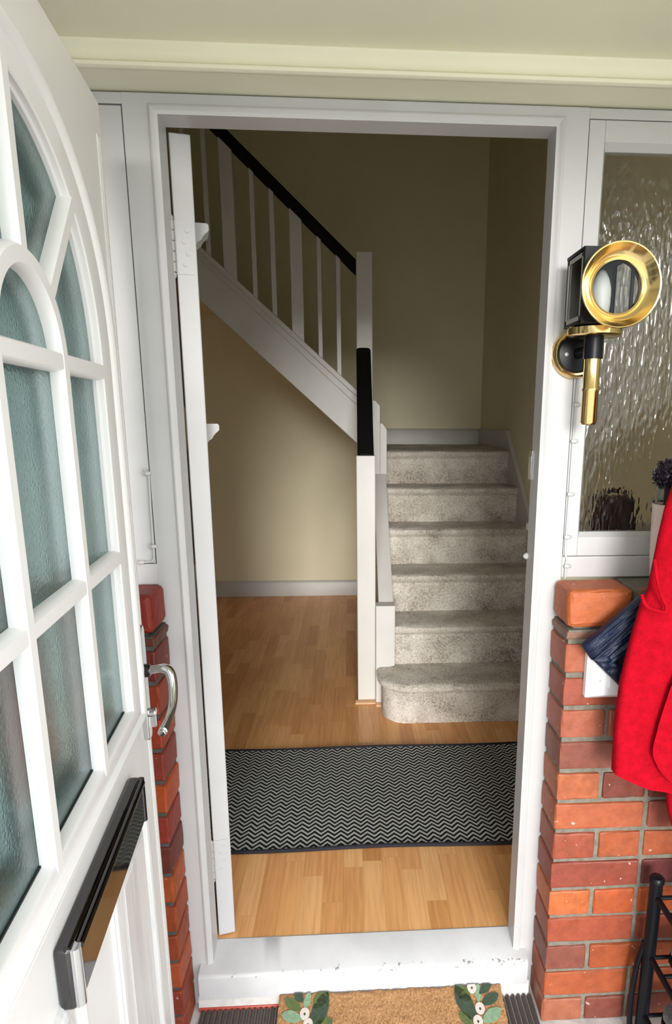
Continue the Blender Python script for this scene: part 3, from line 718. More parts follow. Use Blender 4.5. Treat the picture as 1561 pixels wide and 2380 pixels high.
# letter plate
bm = bmesh.new(); box(bm, 0.185, 0.545, 0.0, 0.020, 0.640, 0.722)
lp = obj('letter_plate', bm, M['darkchrome'], d1, bevel=0.006, seg=4); tag(lp, 'dark polished letter plate')
bm = bmesh.new(); box(bm, 0.200, 0.527, 0.019, 0.0245, 0.647, 0.711)
obj('flap', bm, M['darkchrome'], lp, bevel=0.003, seg=3)
bm = bmesh.new(); tube(bm, [(0.536, 0.0205, 0.643), (0.536, 0.0205, 0.719)], 0.0075, 16); obj('end_cap', bm, M['chrome'], lp)
bm = bmesh.new(); tube(bm, [(0.190, 0.0205, 0.643), (0.190, 0.0205, 0.719)], 0.006, 16); obj('end_cap', bm, M['darkchrome'], lp)
bm = bmesh.new(); tube(bm, [(0.196, 0.0235, 0.7145), (0.530, 0.0235, 0.7145)], 0.0055, 12); obj('flap_hinge_rod', bm, M['darkchrome'], lp)
# lever handle
bm = bmesh.new(); prism(bm, [(0.030, 0.722), (0.030, 0.925), (0.036, 0.935), (0.044, 0.938), (0.052, 0.935), (0.058, 0.925), (0.058, 0.722), (0.052, 0.716), (0.036, 0.716)], 'y', 0.0, 0.010)
hd = obj('handle', bm, M['chrome'], d1, bevel=0.002); tag(hd, 'chrome lever handle')
lv = spline([(0.044, 0.008, 0.850), (0.044, 0.024, 0.851), (0.045, 0.040, 0.853), (0.049, 0.052, 0.846), (0.060, 0.058, 0.826), (0.080, 0.060, 0.803), (0.108, 0.058, 0.787), (0.135, 0.053, 0.778), (0.148, 0.050, 0.776)], 6)
rr = [0.0085] * 8 + [0.0085 + 0.001 * math.sin(i / 6) for i in range(len(lv) - 12)] + [0.006, 0.0065, 0.007, 0.006]
bm = bmesh.new(); tube(bm, lv, rr[:len(lv)] + [0.006] * (len(lv) - len(rr)), 14); obj('lever', bm, M['chrome'], hd)
bm = lathe(bmesh.new(), [(0.0125, 0.0), (0.0125, 0.006), (0.010, 0.008)], (0.044, 0.010, 0.850), (0, 1, 0), 20); obj('lever_rose', bm, M['darkchrome'], hd)
bm = bmesh.new(); lathe(bm, [(0.0085, 0.0), (0.0085, 0.010), (0.007, 0.012)], (0.044, 0.010, 0.768), (0, 1, 0), 20); box(bm, 0.040, 0.048, 0.010, 0.021, 0.740, 0.766)
obj('lock_cylinder', bm, M['chrome'], hd)

# ================================================================== CARRIAGE LAMP
lamp = empty('wall_lantern', (0.437, 0.0, 1.43)); tag(lamp, 'brass and black carriage lantern mounted on the white frame', 'wall lamp')
LO = Vector((0.437, 0, 1.43))
def lobj(name, bm, mat, parent=None, **k):
    for v_ in bm.verts: v_.co -= LO
    return obj(name, bm, mat, parent or lamp, **k)
bm = lathe(bmesh.new(), [(0.045, 0.0), (0.045, 0.010), (0.030, 0.013), (0.002, 0.014)], (0.437, 0, 1.43), (0, -1, 0), 48)
bp_ = lobj('back_plate', bm, M['blackmetal'])
bm = lathe(bmesh.new(), [(0.036, 0.009), (0.0365, 0.0145), (0.039, 0.018), (0.043, 0.0185), (0.047, 0.015), (0.0495, 0.008), (0.0495, 0.0)], (0.437, 0, 1.43), (0, -1, 0), 64, cap=False)
lobj('plate_ring', bm, M['brass'])
bm = lathe(bmesh.new(), [(0.004, 0.0), (0.004, 0.002), (0.0025, 0.003)], (0.415, -0.0135, 1.428), (0, -1, 0), 16); lobj('screw', bm, M['hinge'])
bm = bmesh.new(); tube(bm, [(0.440, -0.012, 1.43), (0.443, -0.085, 1.43)], 0.011, 16); lobj('arm', bm, M['blackmetal'])
LX, LY = 0.4435, -0.085
bm = lathe(bmesh.new(), [(0.004, 1.2875), (0.013, 1.289), (0.0158, 1.293), (0.0158, 1.352), (0.0172, 1.354), (0.0172, 1.357), (0.0158, 1.359), (0.0158, 1.42)], (LX, LY, 0), (0, 0, 1), 32)
lobj('stem', bm, M['brass'])
bm = lathe(bmesh.new(), [(0.0185, 1.413), (0.0185, 1.4555)], (LX, LY, 0), (0, 0, 1), 32); lobj('collar', bm, M['blackmetal'])
bm = lathe(bmesh.new(), [(0.018, 1.453), (0.046, 1.4535), (0.050, 1.456), (0.0505, 1.461), (0.0505, 1.4685), (0.049, 1.4705), (0.02, 1.471)], (LX, LY, 0), (0, 0, 1), 56)
lobj('base_disc', bm, M['brass'])
# lantern body: black frame posts, roof and floor, glass sides
bx0, bx1, by0, by1, bz0, bz1 = 0.396, 0.492, -0.138, -0.046, 1.4715, 1.600
bm = bmesh.new()
t_ = 0.006
for xx in (bx0, bx1 - t_):
    for yy in (by0, by1 - t_): box(bm, xx, xx + t_, yy, yy + t_, bz0, bz1)
box(bm, bx0, bx1, by0, by1, bz0, bz0 + 0.005); box(bm, bx0 - 0.001, bx1 + 0.001, by0 - 0.001, by1 + 0.001, bz1 - 0.004, bz1 + 0.002)
box(bm, bx0, bx1, by1 - 0.003, by1, bz0, bz1)
body = lobj('lantern_body', bm, M['blackmetal'], bevel=0.0008)
# front wall with round opening
cxr, czr = 0.452, 1.530
fw_ = plate2d('front_plate', [[(bx0 - LO.x, bz0 - LO.z), (bx0 - LO.x, bz1 - LO.z), (bx1 + 0.008 - LO.x, bz1 - LO.z), (bx1 + 0.008 - LO.x, bz0 - LO.z)],
      [(cxr - LO.x + 0.047 * math.cos(2 * PI * i / 40), czr - LO.z + 0.047 * math.sin(2 * PI * i / 40)) for i in range(40)]], by0, by0 - 0.004, M['blackmetal'], lamp)
for xx in (bx0 + 0.001, bx1 - 0.003):
    bm = bmesh.new(); box(bm, xx, xx + 0.002, by0 + t_, by1 - t_, bz0 + 0.006, bz1 - 0.006)
    g_ = lobj('side_glass', bm, M['lens'], smooth=False)
    bm = bmesh.new(); yy0, yy1, z0_, z1_ = by0 + t_, by1 - t_, bz0 + 0.006, bz1 - 0.006; off = -0.001 if xx < 0.44 else 0.002
    for (p0, p1, q0, q1) in ((yy0, yy1, z0_, z0_ + 0.008), (yy0, yy1, z1_ - 0.008, z1_), (yy0, yy0 + 0.006, z0_, z1_), (yy1 - 0.006, yy1, z0_, z1_)):
        box(bm, xx + off, xx + off + 0.001, p0, p1, q0, q1)
    lobj('glass_bevel', bm, M['hinge'], bevel=0.0003)
# flared brass bezel
bm = lathe(bmesh.new(), [(0.0465, 0.0), (0.0465, 0.012), (0.0445, 0.016), (0.0450, 0.019), (0.0485, 0.0205), (0.0505, 0.0195), (0.0520, 0.0175), (0.0545, 0.0185), (0.060, 0.024), (0.0665, 0.0325), (0.0695, 0.0365),
       (0.0715, 0.0370), (0.0725, 0.0355), (0.0720, 0.033), (0.067, 0.024), (0.061, 0.014), (0.056, 0.004), (0.055, 0.0)], (cxr, by0 - 0.004, czr), (0.0, -1, 0.0), 72, cap=False)
lobj('bezel', bm, M['brass'])
bm = lathe(bmesh.new(), [(0.0455, 0.012), (0.0455, 0.0138), (0.001, 0.0138)], (cxr, by0 - 0.004, czr), (0, -1, 0), 48); lobj('front_glass', bm, M['lens'])
bm = lathe(bmesh.new(), [(0.006, 1.4765), (0.009, 1.479), (0.0165, 1.497), (0.018, 1.510), (0.018, 1.524), (0.0183, 1.526), (0.0175, 1.540), (0.0135, 1.556), (0.007, 1.569), (0.001, 1.573)], (0.4485, -0.092, 0), (0, 0, 1), 28)
lobj('candle_bulb', bm, M['lampwhite'])

# ================================================================== CABLES
def cable(name, pts, clips, label, r=0.0028, horiz=()):
    bm = bmesh.new(); tube(bm, spline(pts, 6), r, 8); o = obj(name, bm, M['white']); tag(o, label, 'cable')
    for (x, y, z) in clips:
        bm = bmesh.new(); tube(bm, [(x - 0.0042, y - 0.0005, z), (x + 0.003, y - 0.003, z), (x + 0.010, y + 0.001, z)], [0.0042, 0.0046, 0.0036], 10)
        obj('cable_clip', bm, M['white'], o)
    return o
yC = -0.0022
cable('lamp_cable', [(0.4475, yC, 1.385), (0.446, yC, 1.36), (0.4455, yC, 1.329), (0.4445, yC, 1.254), (0.4440, yC, 1.142), (0.443, yC, 1.048), (0.4435, yC, 1.010), (0.446, -0.0055, 1.0), (0.445, -0.006, 0.985), (0.4445, -0.006, 0.957)],
      [(0.4455, -0.0035, 1.329), (0.4445, -0.0035, 1.254), (0.444, -0.0035, 1.142), (0.443, -0.0035, 1.048), (0.4455, -0.0065, 0.984)], 'white painted cable clipped below the brass lantern')
cable('panel_cable', [(-0.447, yC, 1.197), (-0.443, -0.004, 1.190), (-0.4395, yC, 1.183), (-0.4405, yC, 1.12), (-0.4412, yC, 1.035), (-0.4415, yC, 1.012), (-0.446, yC, 1.003), (-0.458, yC, 1.001), (-0.50, yC, 1.0), (-0.58, yC, 1.0)],
      [(-0.4455, -0.0035, 1.188), (-0.4445, -0.0035, 1.035), (-0.473, -0.0035, 1.001)], 'white painted cable running down the panel above the dark brick', 0.0024)

# ================================================================== FLOOR COVERINGS
bm = bmesh.new(); nx, ny = 60, 24; rx0, rx1, ry0, ry1 = -0.56, 0.66, 0.388, 1.0
rr_ = random.Random(4); gridv = []
for i in range(nx + 1):
    row = []
    for j in range(ny + 1):
        x = rx0 + (rx1 - rx0) * i / nx; y = ry0 + (ry1 - ry0) * j / ny
        e = 0.004 * math.sin(x * 9 + 1) if j in (0, ny) else 0
        row.append((x, y + e, 0.0072 + 0.0008 * math.sin(x * 11 + y * 5)))
    gridv.append(row)
top = [[bm.verts.new(p) for p in r] for r in gridv]; bot = [[bm.verts.new((p[0], p[1], 0.0008)) for p in r] for r in gridv]
for i in range(nx):
    for j in range(ny):
        bm.faces.new((top[i][j], top[i + 1][j], top[i + 1][j + 1], top[i][j + 1])); bm.faces.new((bot[i][j], bot[i][j + 1], bot[i + 1][j + 1], bot[i + 1][j]))
for i in range(nx):
    bm.faces.new((top[i][0], bot[i][0], bot[i + 1][0], top[i + 1][0])); bm.faces.new((top[i][ny], top[i + 1][ny], bot[i + 1][ny], bot[i][ny]))
for j in range(ny):
    bm.faces.new((top[0][j], top[0][j + 1], bot[0][j + 1], bot[0][j])); bm.faces.new((top[nx][j], bot[nx][j], bot[nx][j + 1], top[nx][j + 1]))
rug = obj('runner_rug', bm, M['rug']); tag(rug, 'black and grey zigzag woven rug lying across the laminate floor', 'rug')
bm = bmesh.new()
for jj in (0, ny): tube(bm, [(p[0], p[1], 0.0065) for p in [gridv[i][jj] for i in range(nx + 1)]], 0.0062, 8, flat=1.0)
obj('bound_edge', bm, M['rugedge'], rug)

# brown ribbed mat under the coir mat
bm = bmesh.new(); x = -0.405
prof_ = []
while x < 0.412:
    prof_ += [(x, GND + 0.003), (x + 0.0035, GND + 0.010), (x + 0.0085, GND + 0.010), (x + 0.012, GND + 0.003)]; x += 0.014
prism(bm, prof_ + [(x - 0.002, GND + 0.0005), (-0.405, GND + 0.0005)], 'y', -0.62, -0.032)
tag(obj('ribbed_mat', bm, M['ribbed'], None, smooth=False), 'dark brown ribbed mat lying under the coir doormat', 'mat')
# coir doormat with printed sprigs
def MZ(y): return max(-0.1065, -0.079 + 0.25 * (y + 0.036))
bm = bmesh.new(); mx0, mx1, my0, my1 = -0.212, 0.336, -0.40, -0.036
nx, ny = 90, 60; vs = []
rr_ = random.Random(9)
for i in range(nx + 1):
    row = []
    for j in range(ny + 1):
        x = mx0 + (mx1 - mx0) * i / nx; y = my0 + (my1 - my0) * j / ny
        ed = min(i, j, nx - i, ny - j)
        row.append(bm.verts.new((x + rr_.uniform(-.001, .001), y + rr_.uniform(-.0015, .0015), MZ(y) - (0.003 if ed == 0 else 0) + rr_.uniform(-.0018, .0018))))
    vs.append(row)
for i in range(nx):
    for j in range(ny): bm.faces.new((vs[i][j], vs[i + 1][j], vs[i + 1][j + 1], vs[i][j + 1]))
be = [e for e in bm.edges if e.is_boundary]
ex = bmesh.ops.extrude_edge_only(bm, edges=be)
for v_ in [g_ for g_ in ex['geom'] if isinstance(g_, bmesh.types.BMVert)]: v_.co.z = max(GND + 0.0105, v_.co.z - 0.022)
mat_o = obj('doormat', bm, M['coir'], None, ang=60); tag(mat_o, 'tan coir doormat printed with leafy sprigs in front of the threshold', 'doormat')
def leaf(a, b_, wd, mat):
    bm = bmesh.new(); dx, dy = b_[0] - a[0], b_[1] - a[1]; ln = math.hypot(dx, dy); c_, s_ = dx / ln, dy / ln; pts = []
    n = 14
    for i in range(n + 1):
        t = i / n; pts.append((ln * t, wd * math.sin(PI * t) ** 0.8 * (0.8 + 0.35 * t)))
    for i in range(n - 1, 0, -1):
        t = i / n; pts.append((ln * t, -wd * math.sin(PI * t) ** 0.8 * (0.8 + 0.35 * t)))
    vs_ = []
    for x, y in pts:
        X = a[0] + x * c_ - y * s_ + random.uniform(-.0008, .0008); Y = a[1] + x * s_ + y * c_ + random.uniform(-.0008, .0008)
        Y = min(Y, -0.038); vs_.append(bm.verts.new((X, Y, MZ(Y) + 0.0020)))
    f = bm.faces.new(vs_); e_ = bmesh.ops.extrude_face_region(bm, geom=[f])
    for v_ in [g_ for g_ in e_['geom'] if isinstance(g_, bmesh.types.BMVert)]: v_.co.z += 0.0008
    bmesh.ops.triangulate(bm, faces=bm.faces[:])
    obj('printed_leaf', bm, mat, mat_o, smooth=False)
def disc(bm, cx_, cy_, r_, h0, h1):
    A, Bv = [], []
    for k in range(18):
        x, y = cx_ + r_ * math.cos(k * PI / 9), min(-0.038, cy_ + r_ * 1.1 * math.sin(k * PI / 9)); z = MZ(y)
        A.append(bm.verts.new((x, y, z + h0))); Bv.append(bm.verts.new((x, y, z + h1)))
    bm.faces.new(Bv)
    for k in range(18): bm.faces.new((A[k], A[(k + 1) % 18], Bv[(k + 1) % 18], Bv[k]))
def berry(cx_, cy_, r_):
    bm = bmesh.new(); disc(bm, cx_, cy_, r_, 0.001, 0.0038); b_ = obj('printed_berry', bm, M['petal'], mat_o, smooth=False)
    bm = bmesh.new(); disc(bm, cx_, cy_ - 0.002, r_ * 0.22, 0.003, 0.0044); obj('berry_dot', bm, M['leafdark'], b_, smooth=False)
for a, b_, wd, mt in [((-0.152, -0.058), (-0.174, -0.034), 0.010, 'leafdark'), ((-0.132, -0.130), (-0.094, -0.036), 0.019, 'leafdark'), ((-0.128, -0.075), (-0.092, -0.034), 0.016, 'leafolive'),
        ((-0.147, -0.078), (-0.138, -0.034), 0.008, 'leafsage'), ((-0.156, -0.078), (-0.197, -0.048), 0.012, 'leafolive'), ((-0.150, -0.096), (-0.203, -0.082), 0.013, 'leafsage'), ((-0.128, -0.118), (-0.078, -0.100), 0.014, 'leafolive'),
        ((-0.150, -0.130), (-0.200, -0.125), 0.014, 'leafdark'),
        ((0.277, -0.060), (0.312, -0.036), 0.010, 'leafdark'), ((0.262, -0.125), (0.221, -0.038), 0.019, 'leafdark'), ((0.255, -0.076), (0.222, -0.036), 0.016, 'leafolive'),
        ((0.272, -0.084), (0.279, -0.034), 0.008, 'leafsage'), ((0.278, -0.085), (0.326, -0.061), 0.012, 'leafdark'), ((0.273, -0.122), (0.325, -0.095), 0.014, 'leafsage'), ((0.252, -0.130), (0.222, -0.096), 0.011, 'leafolive')]:
    leaf(a, b_, wd, M[mt])
for x, y in [(-0.147, -0.084), (-0.138, -0.107), (0.274, -0.092), (0.264, -0.119), (0.262, -0.045)]: berry(x, y, 0.0115)

# ================================================================== COATS, SWITCH, RACK, PLANT (right side)
hook = empty('coat_hook', (0.95, -0.17, 1.36)); tag(hook, 'dark metal coat hook on the right porch wall holding the coats', 'hook')
bm = bmesh.new(); box(bm, -0.006, 0.0, -0.02, 0.02, -0.06, 0.05); tube(bm, [(-0.005, 0, 0.02), (-0.05, 0, 0.01), (-0.075, 0, 0.03), (-0.08, 0, 0.05)], 0.006, 10)
obj('hook_arm', bm, M['blackmetal'], hook)
def interp(tab, z):
    for (z0, v0), (z1, v1) in zip(tab, tab[1:]):
        if z0 >= z >= z1: return v0 + (v1 - v0) * (z0 - z) / (z0 - z1 + 1e-9)
    return tab[0][1] if z > tab[0][0] else tab[-1][1]
XL = [(1.36, 0.80), (1.28, 0.66), (1.22, 0.592), (1.18, 0.567), (1.14, 0.557), (1.083, 0.549), (0.979, 0.538), (0.958, 0.5275), (0.88, 0.511), (0.80, 0.498), (0.70, 0.493), (0.604, 0.497), (0.58, 0.499)]
coat = empty('red_coat', (0.72, -0.19, 0.56)); tag(coat, 'bright red woollen coat hanging at the right edge over the brick', 'coat')
CO = Vector((0.72, -0.19, 0.56))
def cobj(name, bm, mat, parent=None, **k):
    for v_ in bm.verts: v_.co -= CO
    return obj(name, bm, mat, parent or coat, **k)
def coat_layer(y_c, dep, xl_tab, xr, z_bot, z_top, bot_fn, ph, amp):
    bm = bmesh.new(); rows = []; nz, nu = 60, 56
    for i in range(nz + 1):
        t = i / nz; ring = []
        for k in range(nu):
            a = 2 * PI * k / nu
            ca, sa = math.cos(a), math.sin(a)
            # superellipse cross-section
            px = math.copysign(abs(ca) ** 0.7, ca); py = math.copysign(abs(sa) ** 0.8, sa)
            uu = (1 - px) / 2          # 0 at right .. 1 at left
            zb = bot_fn(1 - uu); z = z_top + (zb - z_top) * t
            xl_ = interp(xl_tab, z); xc, hw = (xl_ + xr) / 2, (xr - xl_) / 2
            x = xc + hw * px
            fold = amp * (0.35 + 0.65 * t) * (math.sin((x - xl_) * 74 + ph + 1.1 * math.sin(z * 7)) * 0.7 + math.sin((x - xl_) * 40 + ph * 2 + z * 5) * 0.8)
            y = y_c + dep * py + fold * (1 if py < 0 else 0.3)
            ring.append(bm.verts.new((x, y, z)))
        rows.append(ring)
    for a, b_ in zip(rows, rows[1:]):
        for k in range(nu): bm.faces.new((a[k], a[(k + 1) % nu], b_[(k + 1) % nu], b_[k]))
    bm.faces.new(rows[0][::-1]); bm.faces.new(rows[-1])
    return bm
bot1 = lambda s: 0.605 - 0.046 * min(1, s / 0.3) ** 0.8
cobj('coat_body', coat_layer(-0.205, 0.034, XL, 0.90, 0.55, 1.36, bot1, 0.6, 0.0075), M['redwool'], ang=80)
# overlapping front edge and lower layer further right
XL2 = [(1.36, 0.86), (1.0, 0.66), (0.85, 0.597), (0.80, 0.578), (0.735, 0.564), (0.675, 0.555), (0.655, 0.558), (0.627, 0.573), (0.60, 0.597), (0.575, 0.64), (0.56, 0.67)]
cobj('front_edge', coat_layer(-0.250, 0.011, XL2, 0.90, 0.55, 1.30, lambda s: 0.572, 1.9, 0.003), M['redwool'], ang=80)
XL3 = [(1.30, 0.84), (0.90, 0.66), (0.70, 0.632), (0.60, 0.622), (0.54, 0.618), (0.50, 0.627), (0.467, 0.640), (0.42, 0.65)]
cobj('sleeve', coat_layer(-0.203, 0.028, XL3, 0.86, 0.4, 1.25, lambda s: 0.42, 0.2, 0.004), M['redwool'], ang=80)
# pocket welt with drooping mouth
pk = spline([(0.5115, -0.236, 0.982), (0.5135, -0.2405, 0.971), (0.522, -0.243, 0.959), (0.542, -0.244, 0.952), (0.556, -0.244, 0.949)], 6)
bm = bmesh.new(); tube(bm, pk, 0.0034, 8); cobj('pocket_edge', bm, M['redwool'])
pk = spline([(0.556, -0.244, 0.949), (0.556, -0.243, 0.962), (0.547, -0.243, 0.978), (0.535, -0.242, 1.01), (0.527, -0.241, 1.05)], 6)
bm = bmesh.new(); tube(bm, pk, 0.0032, 8); cobj('pocket_edge', bm, M['redwool'])

# navy waxed jacket corner showing behind the red coat
jk = empty('navy_jacket', (0.62, -0.14, 0.77)); tag(jk, 'dark navy jacket hanging behind the red coat, its hem poking out', 'jacket')
JO = Vector((0.62, -0.14, 0.77))
def jobj(name, bm, mat, **k):
    for v_ in bm.verts: v_.co -= JO
    return obj(name, bm, mat, jk, **k)
def quilt(pts, y0, y1, nx, ny, wob, ph):
    """soft panel through 4 corners (x,z), y front y0 to back y1"""
    bm = bmesh.new(); (a, b_, c_, d_) = [Vector(p) for p in pts]; F, Bk = [], []
    for i in range(nx + 1):
        rf, rb = [], []
        for j in range(ny + 1):
            s, t = i / nx, j / ny
            p = a.lerp(b_, s).lerp(d_.lerp(c_, s), t)
            e = min(s, t, 1 - s, 1 - t); dome = min(1, e / 0.12) ** 0.5
            w_ = wob * math.sin(s * 15 + t * 5 + ph) * dome + wob * 0.6 * math.sin(s * 27 - t * 6 + ph * 3) * dome
            rf.append(bm.verts.new((p.x, y0 + 0.006 * (1 - dome) - w_, p.y))); rb.append(bm.verts.new((p.x, y1, p.y)))
        F.append(rf); Bk.append(rb)
    for i in range(nx):
        for j in range(ny):
            bm.faces.new((F[i][j], F[i + 1][j], F[i + 1][j + 1], F[i][j + 1])); bm.faces.new((Bk[i][j], Bk[i][j + 1], Bk[i + 1][j + 1], Bk[i + 1][j]))
    for i in range(nx):
        bm.faces.new((F[i][0], Bk[i][0], Bk[i + 1][0], F[i + 1][0])); bm.faces.new((F[i][ny], F[i + 1][ny], Bk[i + 1][ny], Bk[i][ny]))
    for j in range(ny):
        bm.faces.new((F[0][j], F[0][j + 1], Bk[0][j + 1], Bk[0][j])); bm.faces.new((F[nx][j], Bk[nx][j], Bk[nx][j + 1], F[nx][j + 1]))
    return bm
# hem band along the upper left, then the body panel, then the folded strip with dark lining
jobj('hem_band', quilt([(0.4385, 0.852), (0.4595, 0.822), (0.585, 0.950), (0.585, 0.985)], -0.160, -0.142, 36, 10, 0.0022, 0.4), M['navy'], ang=80)
jobj('jacket_panel', quilt([(0.4595, 0.823), (0.492, 0.800), (0.60, 0.890), (0.60, 0.966)], -0.1575, -0.141, 30, 12, 0.0020, 1.6), M['navy'], ang=80)
jobj('folded_strip', quilt([(0.4600, 0.824), (0.523, 0.762), (0.545, 0.786), (0.488, 0.836)], -0.1595, -0.142, 26, 8, 0.0016, 2.4), M['navy'], ang=80)
jobj('lining', quilt([(0.488, 0.806), (0.530, 0.770), (0.61, 0.80), (0.61, 0.90)], -0.148, -0.139, 10, 8, 0.0008, 0.2), M['navylining'], ang=80)
bm = bmesh.new(); tube(bm, spline([(0.4595, -0.162, 0.824), (0.49, -0.1625, 0.852), (0.53, -0.1625, 0.893), (0.585, -0.1625, 0.949)], 6), 0.0016, 8); jobj('seam', bm, M['navy'])

# white wall switch box
bm = bmesh.new(); tb = 0.018
vs_b = [(0.456, -0.104), (0.456, -0.112), (0.472, -0.136), (0.548, -0.136), (0.560, -0.112), (0.560, -0.104)]
F0 = [bm.verts.new((x, y, 0.735 if 1 else 0)) for x, y in vs_b]
prv = []
box(bm, 0.456, 0.556, -0.118, -0.104, 0.738, 0.838)
bm.free(); bm = bmesh.new()
A = [(0.464, 0.724), (0.464, 0.820), (0.560, 0.820), (0.560, 0.724)]
lay = [(-0.1035, 0.0), (-0.119, 0.0), (-0.127, 0.006), (-0.1335, 0.010)]
rows = []
for y, ins in lay:
    rows.append([bm.verts.new((x + (ins if x < 0.5 else -ins), y, z + (ins if z < 0.78 else -ins))) for x, z in A])
for a, b_ in zip(rows, rows[1:]):
    for i in range(4): bm.faces.new((a[i], a[(i + 1) % 4], b_[(i + 1) % 4], b_[i]))
bm.faces.new(rows[0]); bm.faces.new(rows[-1][::-1])
sw = obj('switch_box', bm, M['plastic'], None, 0.0015); tag(sw, 'white square switch box on the brick below the navy jacket hem', 'switch')
bm = bmesh.new(); box(bm, 0.508, 0.538, -0.1365, -0.133, 0.752, 0.800); obj('rocker', bm, M['plastic'], sw, bevel=0.001)
bm = lathe(bmesh.new(), [(0.0022, 0.0), (0.0022, 0.0008), (0.001, 0.0012)], (0.488, -0.1335, 0.768), (0, -1, 0), 12); obj('screw', bm, M['hinge'], sw)

# black tubular shoe rack
rk = empty('shoe_rack', (0.78, -0.3, GND)); tag(rk, 'black tubular metal shoe rack at the lower right corner against the brick', 'shoe rack')
RO = Vector((0.78, -0.3, GND))
def robj(name, bm, mat, **k):
    for v_ in bm.verts: v_.co -= RO
    return obj(name, bm, mat, rk, **k)
for (x, y) in ((0.6445, -0.155), (0.6445, -0.43), (0.92, -0.155), (0.92, -0.43)):
    bm = bmesh.new(); lathe(bm, [(0.0145, GND + 0.0005), (0.0145, 0.296), (0.0165, 0.297), (0.0165, 0.304), (0.013, 0.309), (0.002, 0.311)], (x, y, 0), (0, 0, 1), 20)
    robj('post', bm, M['blackmetal'])
for z in (0.262, 0.105, -0.055):
    bm = bmesh.new()
    for x in (0.6445, 0.92): tube(bm, [(x, -0.155, z), (x, -0.43, z)], 0.0065, 10)
    for q in range(6): y = -0.165 - 0.051 * q; tube(bm, [(0.6445, y, z), (0.92, y, z)], 0.0045, 8)
    robj('shelf', bm, M['blackmetal'])
bm = bmesh.new(); tube(bm, spline([(0.634, -0.150, 0.135), (0.624, -0.146, 0.07), (0.6195, -0.144, 0.0), (0.6195, -0.143, -0.06), (0.623, -0.145, -0.126)], 6), 0.0065, 10)
tag(obj('umbrella_strap', bm, M['blackmetal']), 'thin dark bowed rod leaning between the brick and the shoe rack', 'rod')
# shoes on the rack
def shoe(name, loc, rz, mat, label, ln=0.26, hh=0.09):
    bm = bmesh.new(); rows = []
    prof_ = [(-0.5, 0.42, 0.75), (-0.46, 0.62, 0.98), (-0.3, 0.70, 1.0), (-0.1, 0.74, 0.95), (0.1, 0.86, 0.66), (0.28, 0.98, 0.5), (0.42, 0.86, 0.4), (0.49, 0.5, 0.3), (0.505, 0.2, 0.2)]
    for t, w, h_ in prof_:
        ring = []
        for k in range(16):
            a = 2 * PI * k / 16; ca, sa = math.cos(a), math.sin(a)
            ring.append(bm.verts.new((t * ln, 0.045 * w * math.copysign(abs(ca) ** 0.7, ca), hh * h_ * (0.5 + 0.5 * math.copysign(abs(sa) ** 0.7, sa)))))
        rows.append(ring)
    for a, b_ in zip(rows, rows[1:]):
        for k in range(16): bm.faces.new((a[k], a[(k + 1) % 16], b_[(k + 1) % 16], b_[k]))
    bm.faces.new(rows[0][::-1]); bm.faces.new(rows[-1])
    e = empty(name, loc, rz); tag(e, label, 'shoe', 'shoes on the black rack')
    obj('upper', bm, mat, e, ang=60)
    bm = bmesh.new()
    pts = [(t * ln * 1.01, 0.047 * w) for t, w, h_ in prof_] + [(t * ln * 1.01, -0.047 * w) for t, w, h_ in prof_[::-1]]
    prism(bm, pts, 'z', -0.012, 0.006); obj('sole', bm, M['blackmetal'], e, bevel=0.002)
shoe('shoe', (0.725, -0.29, 0.122), math.radians(95), M['shoe'], 'slate blue shoe on the middle shelf of the black rack')
shoe('shoe', (0.745, -0.29, 0.2845), math.radians(92), M['shoepale'], 'pale grey shoe on the top shelf of the black rack')
shoe('shoe', (0.725, -0.30, -0.038), math.radians(100), M['shoegrey'], 'mottled dark grey shoe on the bottom shelf of the black rack')

# small topiary ball in a blush pot standing on the brick ledge by the window
tp = empty('potted_topiary', (0.628, -0.07, 0.957)); tag(tp, 'small dark topiary ball in a blush pot on the ledge by the window', 'plant')
bm = lathe(bmesh.new(), [(0.020, 0.0), (0.026, 0.07), (0.029, 0.165), (0.030, 0.172), (0.027, 0.172), (0.026, 0.160)], (0, 0, 0), (0, 0, 1), 32); obj('pot', bm, M['potpink'], tp)
bm = lathe(bmesh.new(), [(0.001, 0.163), (0.0262, 0.163), (0.0262, 0.167), (0.001, 0.172)], (0, 0, 0), (0, 0, 1), 24); obj('soil', bm, M['soil'], tp)
bm = bmesh.new(); tube(bm, [(0, 0, 0.16), (0, 0, 0.215)], 0.008, 10); obj('trunk', bm, M['soil'], tp)
bm = bmesh.new(); rl = random.Random(2); cz_, rb_ = 0.232, 0.034
bmesh.ops.create_icosphere(bm, subdivisions=2, radius=rb_ * 0.8, matrix=Matrix.Translation((0, 0, cz_)))
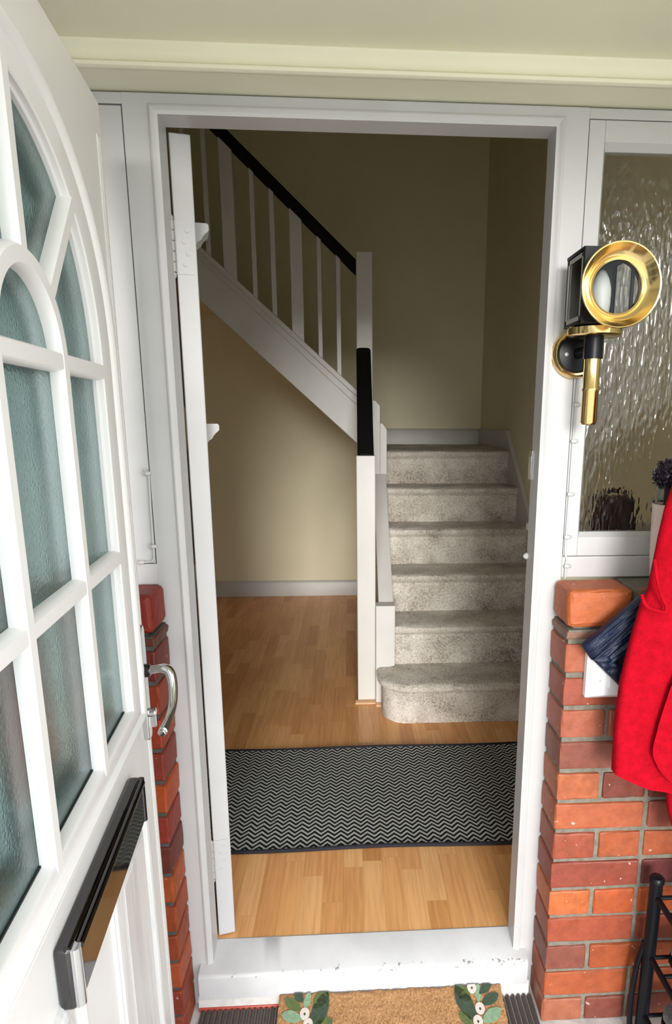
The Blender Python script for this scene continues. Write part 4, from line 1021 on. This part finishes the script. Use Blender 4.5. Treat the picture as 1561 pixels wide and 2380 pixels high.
for i in range(420):
    z = rl.uniform(-1, 1); a = rl.uniform(0, 2 * PI); q = math.sqrt(1 - z * z); nrm = Vector((q * math.cos(a), q * math.sin(a), z))
    c_ = Vector((0, 0, cz_)) + nrm * rb_ * rl.uniform(0.8, 1.0); dv = (nrm * rl.uniform(0.2, 0.9) + Vector((rl.uniform(-1, 1), rl.uniform(-1, 1), rl.uniform(-1, 1)))).normalized()
    sv = dv.cross(nrm + Vector((0.01, 0.02, 0))).normalized(); l_, w_ = rl.uniform(0.008, 0.014), 0.0022
    p = [c_ - dv * l_ * 0.4, c_ + sv * w_, c_ + dv * l_ * 0.6, c_ - sv * w_]; lift = nrm * 0.0012
    tv = [bm.verts.new(x) for x in p]; bv = [bm.verts.new(x - lift) for x in p]
    bm.faces.new(tv); bm.faces.new(bv[::-1])
    for j in range(4): bm.faces.new((tv[j], bv[j], bv[(j + 1) % 4], tv[(j + 1) % 4]))
obj('foliage', bm, M['topiary'], tp, smooth=False)

# things on the shelf behind the rippled glass
bag = empty('black_bag', (0.612, 0.16, 1.034)); tag(bag, 'black boxy bag behind the rippled glass, near the window corner', 'bag')
bm = bmesh.new(); box(bm, -0.048, 0.048, -0.03, 0.03, 0.0, 0.083)
for v_ in bm.verts:
    if v_.co.z > 0.05: v_.co.x *= 0.93
obj('bag_body', bm, M['bagblack'], bag, bevel=0.008, seg=3)
bm = bmesh.new(); tube(bm, spline([(-0.028, 0, 0.080), (-0.026, 0, 0.094), (0, 0, 0.099), (0.026, 0, 0.094), (0.028, 0, 0.080)], 5), 0.005, 8); obj('bag_handle', bm, M['bagblack'], bag)
bt = empty('spray_bottle', (0.742, 0.15, 1.034)); tag(bt, 'pale bottle with a blue band behind the rippled glass at right', 'bottle')
bm = lathe(bmesh.new(), [(0.024, 0), (0.026, 0.004), (0.026, 0.095), (0.018, 0.12), (0.010, 0.13), (0.010, 0.165), (0.001, 0.168)], (0, 0, 0), (0, 0, 1), 24); obj('bottle_body', bm, M['bottlepale'], bt)
bm = lathe(bmesh.new(), [(0.0268, 0.03), (0.0268, 0.075)], (0, 0, 0), (0, 0, 1), 24); obj('label_band', bm, M['bottleblue'], bt)
tb_ = empty('toiletry_tub', (0.700, 0.12, 1.034)); tag(tb_, 'small pale tub behind the rippled glass beside the blue-banded bottle', 'tub')
bm = lathe(bmesh.new(), [(0.012, 0), (0.013, 0.003), (0.013, 0.024)], (0, 0, 0), (0, 0, 1), 20); obj('tub_body', bm, M['bottlepale'], tb_)
bm = lathe(bmesh.new(), [(0.0138, 0.023), (0.0138, 0.034), (0.012, 0.036)], (0, 0, 0), (0, 0, 1), 20); obj('lid', bm, M['plastic'], tb_)
